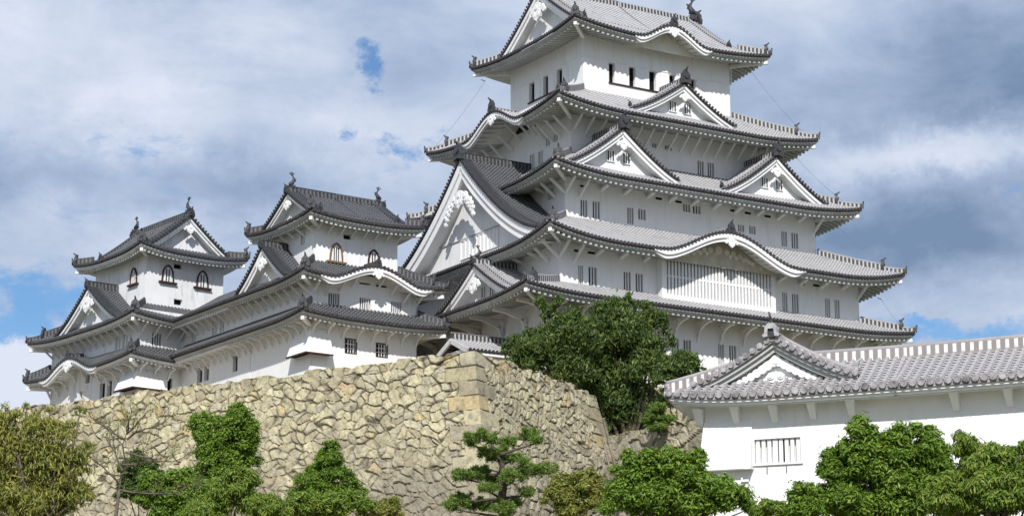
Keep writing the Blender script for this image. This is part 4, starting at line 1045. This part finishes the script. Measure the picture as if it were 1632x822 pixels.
def stone_wall(name,A,B,Ab,Bb,zt,zb_,nrm,seed,res,label,cat='stone wall',c0=None,c1=None,cap=2.2,parent=None,cw=.76,ch=.54,rag=1.,d0=None,d1=None):
    A,B,Ab,Bb=[np.array(q,float) for q in (A,B,Ab,Bb)]; Lw=np.linalg.norm(B-A); H=zt-zb_
    nu=int(Lw/res);nv=int(H/res)
    u=np.linspace(0,1,nu+1);v=np.linspace(0,1,nv+1); Ug,Vg=np.meshgrid(u,v)
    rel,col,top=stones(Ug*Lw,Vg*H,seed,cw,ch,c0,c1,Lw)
    w_=Vg**1.12
    XY=(A+(B-A)*Ug[...,None])*(1-w_[...,None])+(Ab+(Bb-Ab)*Ug[...,None])*w_[...,None]
    Z=zt-H*Vg-.16
    ed=np.ones_like(rel)
    n3=np.zeros(P0.shape)+np.array([nrm[0],nrm[1],.2]) if False else np.zeros(rel.shape+(3,))+np.array([nrm[0],nrm[1],.2])
    for dv,Uc in ((d0,Ug*Lw),(d1,(1-Ug)*Lw)):
        if dv is not None:
            k=np.clip(1-Uc/.3,0,1)[...,None]; n3=n3*(1-k)+np.array([dv[0],dv[1],.2])*k
    P=np.dstack([XY,Z])+rel[...,None]*n3*ed[...,None]
    edge_=np.minimum(np.clip(Ug*Lw/1.2,0,1) if d0 is not None else 1.,np.clip((1-Ug)*Lw/1.2,0,1) if d1 is not None else 1.)
    P[...,2]+=top*np.clip(1-Vg*H/.7,0,1)*rag*edge_
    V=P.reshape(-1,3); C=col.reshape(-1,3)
    idx=np.arange((nu+1)*(nv+1)).reshape(nv+1,nu+1)
    Fq=np.stack([idx[:-1,:-1],idx[1:,:-1],idx[1:,1:],idx[:-1,1:]],-1).reshape(-1,4)
    # cap stones running back from the top
    if cap:
        base=len(V); bk=[]
        for q in (.35,cap):
            row=P[0].copy(); row[:,:2]-=np.array(nrm)*(q+.3); row[:,2]=row[:,2]-(.0 if q<1 else .5); bk.append(row)
        V=np.vstack([V]+bk); C=np.vstack([C,col[3],col[3]])
        r0=np.arange(nu+1); r1_=base+r0; r2_=base+nu+1+r0
        for a,b in ((r0,r1_),(r1_,r2_)): Fq=np.vstack([Fq,np.stack([a[:-1],a[1:],b[1:],b[:-1]],-1)])
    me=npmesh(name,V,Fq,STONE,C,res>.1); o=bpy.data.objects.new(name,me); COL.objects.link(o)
    if parent: o.parent=parent
    return o
ZT=25.0; ZB=12.8
C0=np.array(at(755,555,1)-CAM); C0=(CAM+C0*((ZT-CAM[2])/C0[2]))[:2]
def onZ(px,py,Z): d=ray(px,py); return (CAM+d*(Z-CAM[2])/d[2])[:2]
Lf=onZ(100,640,ZT); Rf=onZ(945,626,ZT)
ul=(Lf-C0)/np.linalg.norm(Lf-C0); ur=(Rf-C0)/np.linalg.norm(Rf-C0)
Lf=C0+ul*64
nl=np.array([-ul[1],ul[0]]); nl=nl if nl@(CAM[:2]-C0)>0 else -nl
nr_=np.array([-ur[1],ur[0]]); nr_=nr_ if nr_@(CAM[:2]-C0)>0 else -nr_
BAT=.27*(ZT-ZB)
oc=np.linalg.solve(np.array([nl,nr_]),[BAT,BAT]); n3r=ur; oR=nr_*BAT+ur*BAT
SW_=thing('stone_wall','high tan wall of fitted rough stones with squared corner blocks below the small keep','stone wall',(C0[0],C0[1],ZB))
cdir=oc/BAT; rdir=nr_+ur
def face_obj(*a,**k):
    o=stone_wall(*a,**k); o.parent=SW_; o.location=(-C0[0],-C0[1],-ZB); return o
face_obj('wall_face',C0,Lf,C0+oc,Lf+nl*BAT+ul*BAT,ZT,ZB,nl,3,.055,'',c0=0,d0=cdir)
face_obj('wall_face',C0,Rf,C0+oc,Rf+oR,ZT,ZB,nr_,8,.05,'',c0=1,c1=0,d0=cdir,d1=rdir)
Lb=Lf-nl*30
face_obj('wall_face',Lf,Lb,Lf+nl*BAT+ul*BAT,Lb+ul*BAT,ZT,ZB,ul,6,.16,'',c0=1)
Bk=Rf-nr_*9
face_obj('wall_face',Rf,Bk,Rf+oR,Bk+ur*BAT,ZT,ZB,ur,5,.1,'',c0=1,d0=rdir)
# terrace the castle stands on
m_=M(); q=[C0-nl*.9-nr_*.9,Rf-nr_*.9-ur*.5,Bk-ur*.5,(-8.,6.),(20.,6.),(20.,40.),Lb-ul*.5,Lf-nl*.9-ul*.5]
m_.face([(a[0],a[1],24.72) for a in q]); 
EARTH=mat('dry_earth',simple((.20,.16,.10),(.34,.29,.20),1.2,.95,.1))
tr=ob('terrace_ground',m_,[EARTH]); tag(tr,'bare earth terrace behind the top of the high stone wall',None,None,'structure')
# keep base
kb=stone_wall('keep_base_wall',(-14.2,-11.2),(15.5,-11.2),(-15.8,-14.3),(17.5,-14.3),27.0,17.0,(0,-1),12,.16,'',cap=.6)
tag(kb,'stone base of the great keep almost hidden behind the tall dark tree','stone wall')
kb2=stone_wall('keep_base_wall',(-14.2,-11.2),(-14.2,8),(-15.8,-14.3),(-15.8,8),27.0,22.0,(-1,0),13,.16,'',cap=.6)
tag(kb2,'short west side of the great keep stone base behind the gate roof','stone wall')
# low wall between the high wall and the storehouse
a_=at(968,690,112)[:2]; b_=at(1135,676,104)[:2]; d_=(b_-a_)/np.linalg.norm(b_-a_); nn_=np.array([d_[1],-d_[0]]); ztl=at(1000,686,110)[2]; print('low wall top',ztl)
lw=stone_wall('low_stone_wall',a_,b_,a_+nn_*.7,b_+nn_*.7,ztl+.1,12.0,nn_,21,.07,'',cw=1.25,ch=.62,cap=1.5,rag=.5)
tag(lw,'low rough stone wall between the high wall and the white storehouse','stone wall')
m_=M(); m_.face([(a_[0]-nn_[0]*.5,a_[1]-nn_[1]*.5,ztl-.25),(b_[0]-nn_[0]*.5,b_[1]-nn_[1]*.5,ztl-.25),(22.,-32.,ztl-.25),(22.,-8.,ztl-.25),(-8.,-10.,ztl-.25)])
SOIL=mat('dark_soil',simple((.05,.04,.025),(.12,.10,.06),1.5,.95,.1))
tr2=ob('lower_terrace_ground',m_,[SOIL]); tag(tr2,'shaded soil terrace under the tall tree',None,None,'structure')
# ground sheet rising from the viewer to the walls
def gz_(x,y):
    d=np.hypot(x-CAM[0],y-CAM[1])
    z=np.interp(d,[0,25,66,80,116,260,600,5000],[0,0,7.9,8.9,12.6,12.6,0,0])
    return z+.25*np.sin(x*.35)*np.sin(y*.29)*np.clip((d-20)/40,0,1)*np.clip((500-d)/200,0,1)
rr=np.concatenate([np.linspace(0.5,130,100),np.geomspace(135,4500,40)]); th=np.linspace(0,2*np.pi,181)
RR,TH=np.meshgrid(rr,th,indexing='ij'); X=CAM[0]+RR*np.cos(TH);Y=CAM[1]+RR*np.sin(TH); Zg=gz_(X,Y)
idx=np.arange(X.size).reshape(X.shape); Fq=np.stack([idx[:-1,:-1],idx[1:,:-1],idx[1:,1:],idx[:-1,1:]],-1).reshape(-1,4)
def gm(b):
    o=objc(); a=noise(o,.25,5,.6); c=noise(o,3,5,.7)
    L(mixc(mth('MULTIPLY',mth('SUBTRACT',a.outputs['Fac'],.45,True),5.,True),ramp2(c.outputs['Fac'],[(.3,(.045,.06,.02)),(.7,(.11,.12,.045))]),(.26,.21,.14)),b.inputs['Base Color']); b.inputs['Roughness'].default_value=.95; bump(b,c.outputs['Fac'],.6,.1)
GRD=mat('grass_and_earth',gm)
V=np.stack([X.ravel(),Y.ravel(),Zg.ravel()],-1); V=np.vstack([V,[[CAM[0],CAM[1],0]]])
me=npmesh('ground',V,Fq,GRD); go=bpy.data.objects.new('ground',me); COL.objects.link(go); tag(go,'grassy earth slope rising towards the walls',None,None,'structure')
# grass fringe along the top of the wall
def leafmesh(name,Pc,D,Nn,ln,wd,mt,bend=.25):
    """diamond leaves: centres, directions, normals"""
    S=np.cross(D,Nn); S/=np.linalg.norm(S,axis=1,keepdims=True)+1e-9; ln=ln[:,None]; wd=wd[:,None]
    N2=np.cross(S,D)
    a=Pc-D*ln*.5; b=Pc+S*wd*.5+N2*ln*bend*.3; c=Pc+D*ln*.5-N2*ln*bend*.3*0; d=Pc-S*wd*.5+N2*ln*bend*.3
    V=np.stack([a,b,c,d],1).reshape(-1,3); Fq=np.arange(len(V)).reshape(-1,4)
    return npmesh(name,V,Fq,mt,None,False)
def unit(v): return v/(np.linalg.norm(v,axis=-1,keepdims=True)+1e-9)
def leafmat(name,cols,gl=.45,tr=.3):
    def f(b):
        g=N('ShaderNodeNewGeometry'); o=objc(); n_=noise(o,.9,3,.6)
        v=mth('ADD',mth('MULTIPLY',g.outputs['Random Per Island'],.75),mth('MULTIPLY',mth('SUBTRACT',n_.outputs['Fac'],.3),.6),True)
        st=[(i/(len(cols)-1),c) for i,c in enumerate(cols)]; c=ramp2(v,st)
        L(c,b.inputs['Base Color']); b.inputs['Roughness'].default_value=gl; b.inputs['Specular IOR Level'].default_value=.4
        t=N('ShaderNodeBsdfTranslucent'); L(mixc(.35,c,(.25,.35,.03)),t.inputs['Color']); mx=N('ShaderNodeMixShader'); mx.inputs[0].default_value=tr
        L(b.outputs[0],mx.inputs[1]); L(t.outputs[0],mx.inputs[2]); L(mx.outputs[0],nt.nodes['Material Output'].inputs[0])
    return mat(name,f)
LF_DARK=leafmat('leaf_dark_evergreen',[(.025,.05,.014),(.055,.10,.022),(.11,.165,.035),(.20,.26,.07)])
LF_MID=leafmat('leaf_bright_green',[(.06,.12,.014),(.12,.22,.022),(.22,.35,.04),(.34,.46,.09)],.5,.38)
LF_OLV=leafmat('leaf_olive_yellow',[(.10,.13,.03),(.21,.24,.05),(.35,.35,.08),(.50,.44,.13)],.55,.35)
LF_YG=leafmat('leaf_yellow_green',[(.06,.125,.018),(.14,.24,.03),(.25,.34,.05),(.40,.43,.10)],.5,.38)
LF_PIN=leafmat('pine_needles',[(.06,.11,.02),(.12,.20,.035),(.20,.30,.055),(.30,.40,.09)],.55,.25)
BARK=mat('bark',simple((.05,.04,.03),(.14,.11,.085),6,.9,.1)); BARKG=mat('grey_bark',simple((.07,.055,.045),(.17,.14,.115),6,.9,.1))
def crown(lobes_,n,ls,asp,mt,parent,sub=.33,droop=.15,rag=1.,name='crown',jit=.35,up=.35):
    """leaf clumps on the surfaces of several uneven lobes; lobes_: (x,y,z,rx,ry,rz)"""
    Ls=np.array(lobes_); ar=Ls[:,3]*Ls[:,5]; ar/=ar.sum()
    cs=[];rs=[]
    for l,a in zip(Ls,ar):
        rm=(l[3]+l[5])/2; k=max(12,int(26*(.33/sub)**2*(a*len(Ls))**.7))
        d=unit(rng.normal(size=(k,3))); d[:,2]=np.where(d[:,2]<-.55,-d[:,2],d[:,2])
        q=rng.uniform(.25,1.0,size=(k,1))
        cs.append(l[:3]+d*q*l[3:6]); rs.append(rm*sub*rng.uniform(.6,1.35,k))
    cs=np.vstack(cs);rs=np.hstack(rs)
    n=int(n*1.7); ls=ls*1.12; wt=rs**2; wt/=wt.sum(); pick=rng.choice(len(cs),n,p=wt)
    d=unit(rng.normal(size=(n,3))+np.array([0,0,up])); n_o=n; rad=rs[pick][:,None]*(rng.uniform(0,1,size=(n,1))**.4)*(1+jit*rng.normal(size=(n,1))*.5*rag)*np.where(rng.uniform(size=(n,1))<.10,rng.uniform(1.1,1.6,size=(n,1)),1.)
    P=cs[pick]+d*rad*np.array([1.12,1.12,.85])
    nrm=unit(d*1.2+np.array([0,0,.5])+rng.normal(size=(n,3))*.38)
    D=unit(np.cross(nrm,rng.normal(size=(n,3)))+d*.55-np.array([0,0,droop*2]))
    ln=ls*rng.uniform(.6,1.35,n); wd=ln*asp*rng.uniform(.8,1.2,n)
    me=leafmesh(name,P,D,nrm,ln,wd,mt); o=bpy.data.objects.new(name,me); COL.objects.link(o); o.parent=parent; o.location=-parent.location; return o
def limbs(parent,base,tips,r0,mt,name='trunk',sag=.15):
    m_=M(); base=np.array(base,float)
    top=np.mean(np.array(tips)[:,:3],0); fork=base+(top-base)*.45
    m_.tube([base-np.array([0,0,.4]),base+(fork-base)*.5+np.array([.05*r0,.1,0]),fork],[r0*1.15,r0*.9,r0*.72],8,0)
    for k,t in enumerate(tips):
        t=np.array(t[:3]); s=base+(fork-base)*(.55+.45*((k*.37)%1)); mid=(s+t)/2+np.array([0,0,-sag*np.linalg.norm(t-s)*.3])+rng.normal(size=3)*.12
        m_.tube([s,mid,t],[r0*.5,r0*.33,r0*.12],6,0)
    o=ob(name,m_,[mt],parent); o.location=-parent.location; return o
def tree(name,label,cat,lobs,d,n,ls,asp,mt,bk=BARK,r0=.18,group=None,sub=.33,droop=.15,rag=1.,base=None,depth_k=.9,zg=None,**kw):
    """lobes given as picture positions at distance d: (px,py,rx,ry[,dd])"""
    Lw=[]
    for q in lobs:
        dd=d+(q[4] if len(q)>4 else 0); c=at(q[0],q[1],dd); s=dd/F; Lw.append((c[0],c[1],c[2],q[2]*s,q[2]*s*depth_k,q[3]*s))
    A=np.array(Lw); bx,by=(A[:,0]*A[:,3]).sum()/A[:,3].sum(),(A[:,1]*A[:,3]).sum()/A[:,3].sum()
    if base is not None: b=at(base[0],base[1],d); bx,by=b[0],b[1]
    z=float(gz_(np.array(bx),np.array(by))) if zg is None else zg
    T=bpy.data.objects.new(name,None); COL.objects.link(T); T.location=(bx,by,z); T['label']=label; T['category']=cat
    if group: T['group']=group
    bpy.context.view_layer.update
    limbs(T,(bx,by,z),[l for l in Lw],r0,bk)
    crown(Lw,n,ls,asp,mt,T,sub,droop,rag,**kw); return T
# ---------------------------------------------------------------- vegetation
tree('evergreen_tree','large dark evergreen tree with glossy leaves in front of the great keep','tree',
   [(1005,540,48,46),(968,585,56,54,1),(1035,580,34,42,-1),(1000,635,52,48),(990,500,30,22),(1040,520,24,28),(975,485,12,16),(1003,480,12,14),(1030,492,12,14),(1058,510,12,16),(1066,545,12,18),(950,545,26,30),(1000,680,40,20),(945,625,30,40,2),(975,520,40,36),(1020,660,42,30)],140.5,46000,.27,.34,LF_DARK,droop=-.45,rag=1.5,r0=.3,zg=17.8,sub=.34,depth_k=.5,base=(1000,690))
tree('evergreen_tree','dark evergreen tree rising behind the right end of the high stone wall','tree',
   [(880,565,48,42),(900,525,30,28),(845,562,38,34),(875,500,14,20),(890,484,11,14),(862,486,10,12),(820,545,12,16),(805,560,11,14),(848,535,14,16),(918,500,12,14),(915,590,42,34),(825,575,24,22),(925,540,34,40)],137.5,28000,.25,.34,LF_DARK,droop=-.45,rag=1.5,r0=.25,zg=24.6,sub=.36,depth_k=.42,base=(890,640))
tree('evergreen_shrub','smaller evergreen shrub peeking above the left end of the storehouse roof','shrub',
   [(1090,590,32,30),(1065,600,25,28),(1110,600,17,16),(1078,630,30,22)],124,11000,.22,.36,LF_DARK,droop=-.2,rag=1.4,r0=.12,zg=18.0,sub=.36,depth_k=.8)
tree('garden_pine','small rounded light green pine standing on the low stone wall','tree',
   [(1048,652,20,10),(1040,667,18,9),(1064,670,20,9),(1050,681,26,9)],107,9000,.16,.18,LF_PIN,r0=.08,zg=17.9,sub=.3)
tree('broadleaf_shrub','bright green bush at the bottom just left of the white storehouse window','shrub',
   [(1010,765,40,34),(1060,745,42,30),(1100,760,40,36),(1040,800,60,34),(1150,800,50,28),(1115,725,18,14),(1005,735,18,16),(1145,775,22,18),(1085,810,60,28),(1190,812,22,14),(1070,785,50,34),(990,800,34,34),(1110,790,50,34)],66,40000,.14,.36,LF_MID,r0=.12,sub=.33)
tree('broadleaf_tree','leafy bright green tree with a pointed top in front of the right white wall','tree',
   [(1370,700,32,30),(1430,710,36,32),(1465,690,22,22),(1480,725,36,34),(1345,740,34,32),(1410,760,60,40),(1290,790,34,26),(1350,800,55,32),(1460,800,70,34),(1495,770,40,40),(1330,760,30,26),(1380,735,44,34),(1430,745,44,34),(1300,812,50,24),(1400,812,70,28),(1370,680,22,14),(1500,745,26,30)],58,60000,.13,.34,LF_MID,r0=.14,sub=.32)
tree('broadleaf_tree','yellowish green tree with narrow leaves at the bottom right corner','tree',
   [(1540,715,30,24),(1580,740,42,30),(1625,750,36,30),(1545,765,42,40),(1600,790,60,40),(1520,800,40,28),(1640,800,40,40),(1560,810,50,26),(1590,770,46,34),(1510,790,40,34),(1632,715,24,18)],55,40000,.15,.24,LF_YG,r0=.14,sub=.32,droop=.5)
tree('yellow_shrub','small yellowish shrub below the storehouse wall between two green trees','shrub',[(1235,812,28,14),(1215,818,20,10),(1260,818,22,10)],62,4500,.13,.3,LF_YG,r0=.05,sub=.35)
tree('dry_shrub','thin yellowish olive shrub in front of the stone wall right of the pine','shrub',
   [(890,790,30,28),(925,780,32,28),(955,800,28,28),(905,815,36,20),(945,765,18,18)],72,13000,.12,.3,LF_OLV,BARKG,r0=.06,sub=.3,rag=1.4)
tree('olive_tree','loose olive yellow tree with drooping narrow leaves at the left edge','tree',
   [(25,668,22,14),(60,684,34,26),(12,650,10,10),(42,650,12,12),(80,655,14,10),(100,690,26,24),(128,655,14,8),(20,720,40,38),(75,735,46,36),(120,740,30,30),(30,780,46,40),(90,790,50,36),(-20,740,40,60),(55,810,70,30),(-5,690,30,40),(90,745,40,30),(0,800,50,40),(140,715,18,14),(130,790,26,26)],60,21000,.165,.2,LF_OLV,BARKG,r0=.12,sub=.22,droop=.6,rag=1.8,jit=.9)
tree('camellia_tree','dense deep green tree of stacked rounded tufts in front of the stone wall','tree',
   [(350,715,34,36),(365,745,34,30),(360,690,26,30),(325,700,26,42),(345,735,26,26),(378,675,26,32),(396,695,22,24),(385,730,32,26),(318,670,14,14),(380,655,18,14),(350,760,34,24),(392,712,24,26),(355,790,50,30),(320,770,26,30)],84,62000,.11,.45,LF_MID,r0=.14,sub=.34)
tree('broadleaf_shrub','dark green shrub behind the bare branched tree','shrub',[(215,745,24,22),(240,755,24,20),(205,785,26,26),(245,800,26,26)],86,14000,.12,.42,LF_DARK,r0=.08,sub=.34)
tree('broadleaf_shrub','rounded green shrub between the bare tree and the deep green tufted tree','shrub',[(240,780,26,30),(285,770,34,22),(270,800,34,26),(305,795,34,30),(265,815,30,20),(300,815,44,26)],78,30000,.11,.42,LF_MID,r0=.08,sub=.34)
tree('yellow_shrub','yellow green shrub with narrow leaves at the foot of the tufted tree','shrub',[(365,785,34,26),(395,775,24,24),(345,805,36,24),(410,805,30,22),(380,760,20,18),(430,815,36,26),(330,820,50,24)],70,19000,.14,.24,LF_YG,r0=.07,sub=.32,droop=.5)
tree('small_conifer','small bright green cone shaped tree in the middle of the stone wall foot','tree',
   [(526,712,13,16),(522,735,24,22),(540,757,22,18),(510,755,20,20),(500,780,36,22),(555,765,14,12),(535,790,34,20),(505,800,40,26),(560,790,24,20)],88,40000,.10,.42,LF_MID,r0=.1,sub=.36)
tree('broadleaf_shrub','pale green low shrub at the bottom edge right of the small conifer','shrub',[(510,812,50,22),(545,800,34,18),(575,810,26,16),(480,805,30,20),(520,815,40,14)],76,11000,.13,.36,LF_YG,r0=.06,sub=.34)
tree('dry_shrub','small olive shrub at the bottom edge below the middle of the stone wall','shrub',[(622,812,22,18),(600,818,20,12),(465,812,20,14)],76,4500,.12,.3,LF_OLV,r0=.05,sub=.34)
# ---- cloud-pruned pine
b=at(801,822,94); PT=bpy.data.objects.new('pine_tree',None); COL.objects.link(PT); zp=float(gz_(np.array(b[0]),np.array(b[1]))); PT.location=(b[0],b[1],zp)
PT['label']='dark pine tree with flat layered needle pads before the stone wall corner'; PT['category']='tree'
Zp=zm(700,540,2.914)
pads=[(200,455,72,28),(150,475,30,22),(320,478,42,20),(425,448,52,26),(455,470,34,16),(250,530,78,28),(330,555,60,18),(395,570,30,14),(120,635,72,22),(190,612,50,26),(250,655,55,24),(345,640,62,30),(480,604,72,22),(415,612,60,20),(225,692,60,18),(410,712,40,18),(100,748,66,30),(190,770,62,28),(300,785,66,30),(60,775,40,20),(345,760,40,24)]
tp=[]
Lw=[]
for k,(x,y,rx,ry) in enumerate(pads):
    dd=94+((k*37)%7-3)*.35; c=at(*Zp(x,y),dd); s=dd/F/2.914*1.18; Lw.append((c[0],c[1],c[2],rx*s,rx*s*.8,ry*s)); tp.append(c)
m_=M(); tr_=[at(*Zp(x,y),94) for x,y in ((300,830),(290,740),(297,690),(285,640),(292,585),(270,540),(235,470))]; tr_=[np.array([tr_[0][0],tr_[0][1],zp-.3])]+tr_
m_.tube(tr_,[.24,.21,.19,.17,.15,.12,.09,.05],8)
for k,c in enumerate(tp):
    z=c[2]-.25; j=min(range(len(tr_)),key=lambda i:abs(tr_[i][2]-z)+.0); s=np.array(tr_[j]); m_.tube([s,(s+c)/2+np.array([0,0,-.05]),c-np.array([0,0,Lw[k][5]*.6])],[.075,.05,.03],6)
o=ob('trunk',m_,[BARK],PT); o.location=-PT.location
n=48000; A=np.array(Lw); wt=A[:,3]*A[:,5]; wt/=wt.sum(); pk=rng.choice(len(A),n,p=wt)
# needle tufts on each pad
nt_=38; tufts=A[:,None,:3]+unit(rng.normal(size=(len(A),nt_,3)))*rng.uniform(.3,1,size=(len(A),nt_,1))*A[:,None,3:6]
tc_=tufts[pk,rng.integers(0,nt_,n)]
d=unit(rng.normal(size=(n,3))+np.array([0,0,.75])); P=tc_+d*rng.uniform(.02,.17,size=(n,1))
me=leafmesh('needles',P,d,unit(np.cross(d,rng.normal(size=(n,3)))),rng.uniform(.10,.2,n),rng.uniform(.022,.04,n),LF_PIN,0.); o=bpy.data.objects.new('needles',me); COL.objects.link(o); o.parent=PT; o.location=-PT.location
# ---- bare tree
def bare(px,py,d,label,targets,seed,r0=.075):
    r=random.Random(seed); b=at(px,py,d); z=float(gz_(np.array(b[0]),np.array(b[1]))); T=bpy.data.objects.new('bare_tree',None); COL.objects.link(T); T.location=(b[0],b[1],z); T['label']=label; T['category']='tree'
    m_=M(); tw=M(); Lc=[]
    def grow(p,q,r_,lv):
        p=Vector(p);q=Vector(q); mids=[p]
        for k in (1,2,3): mids.append(p.lerp(q,k/4)+Vector((r.uniform(-1,1),r.uniform(-1,1),r.uniform(-1,1)))*(q-p).length*.05)
        mids.append(q); (m_ if lv<2 else tw).tube(mids,[r_,r_*.85,r_*.7,r_*.55,r_*.4],6 if lv<2 else 4,0,False)
        if lv>=4:
            Lc.append(q); return
        for k in range(4 if lv<2 else 3):
            s=mids[1+k%4] if k<4 else q; dv=(q-p).normalized(); pr=Vector((r.uniform(-1,1),r.uniform(-1,1),r.uniform(-.3,1))).normalized()
            ln=(q-p).length*r.uniform(.35,.6); grow(s,s+(dv*.7+pr*.75).normalized()*ln,r_*.45,lv+1)
    fork=at(*targets[0],d); m_.tube([(b[0],b[1],z-.3),(np.array([b[0],b[1],z])+fork)/2+np.array([.05,.05,0]),fork],[r0,r0*.85,r0*.7],8)
    for t in targets[1:]: grow(at(*t[:2],d),at(*t[2:4],d+t[4]),r0*.5,1)
    o=ob('trunk',m_,[BARKG],T); o.location=-T.location; o=ob('twigs',tw,[BARKG],T); o.location=-T.location
    # a few remaining leaves
    n=900; c=np.array([Lc[r.randrange(len(Lc))] for _ in range(n)])+rng.normal(size=(n,3))*.12
    dd=unit(rng.normal(size=(n,3))-np.array([0,0,.8])); me=leafmesh('leaves',c,dd,unit(np.cross(dd,rng.normal(size=(n,3)))),rng.uniform(.08,.15,n),rng.uniform(.02,.035,n),LF_OLV); o=bpy.data.objects.new('leaves',me); COL.objects.link(o); o.parent=T; o.location=-T.location
bare(176,815,72,'leafless grey tree with spreading thin branches against the stone wall',[(190,780),(190,780,202,690,.0),(200,700,145,665,.3),(202,690,235,655,-.3),(202,700,262,672,.4),(195,740,260,730,.5),(190,770,152,735,-.4),(200,720,275,735,-.6),(202,692,210,655,0),(190,780,300,790,.5),(195,750,170,700,.2)],5)
# ---- drain poles leaning on the wall end
for k,(x0,y0,x1,y1,lb) in enumerate(((962,668,981,745,'thicker grey wooden pole leaning in the gap beside the high stone wall'),(962,705,971,742,'short thin pole leaning beside the thicker pole at the stone wall end'))):
    m_=M(); p=at(x0,y0,109-.3*k); q=at(x1,y1,108-.3*k); q2=q+(q-p)*.25
    m_.tube([p,(p+q)/2+np.array([.01,.01,0]),q2],[.075-.03*k,.08-.03*k,.085-.03*k],8); m_.disc(p,Vector(p-q),.09-.03*k,.05,8); m_.disc((p+q)/2,Vector(p-q),.10-.03*k,.04,8)
    tag(ob('wooden_pole',m_,[WOODP]),lb,'pole')
# ---- lightning conductor cables between the eaves
def cable(a,b,lb,sag=.25):
    a=Vector(a);b=Vector(b); m_=M(); m_.tube([a.lerp(b,k/8)-Vector((0,0,sag*4*(k/8)*(1-k/8))) for k in range(9)],.012,4)
    m_.tube([a+Vector((-.35,0,.05)),a],.03,5); tag(ob('cable',m_,[CAB]),lb,'cable','thin conductor cables between the keep roofs')
cable((7.3,-6.0,52.4),(10.9,-8.4,47.0),'thin cable from the top right eave down to the roof below')
cable((9.9,-7.9,45.6),(13.3,-9.9,41.9),'thin cable from the second right eave down to the third roof')
cable((12.3,-9.4,40.4),(15.2,-12.3,36.9),'thin cable from the third right eave down to the fourth roof')
cable((14.2,-11.6,34.9),(15.5,-12.8,32.5),'thin cable from the fourth right eave down to the lowest roof')
cable((-8.2,6.4,52.4),(-11.4,8.9,47.1),'thin cable from the top left eave down to the roof below')
# ---- overhanging twig at the right edge
for o in bpy.data.objects:
    if 'zb' in o: del o['zb']
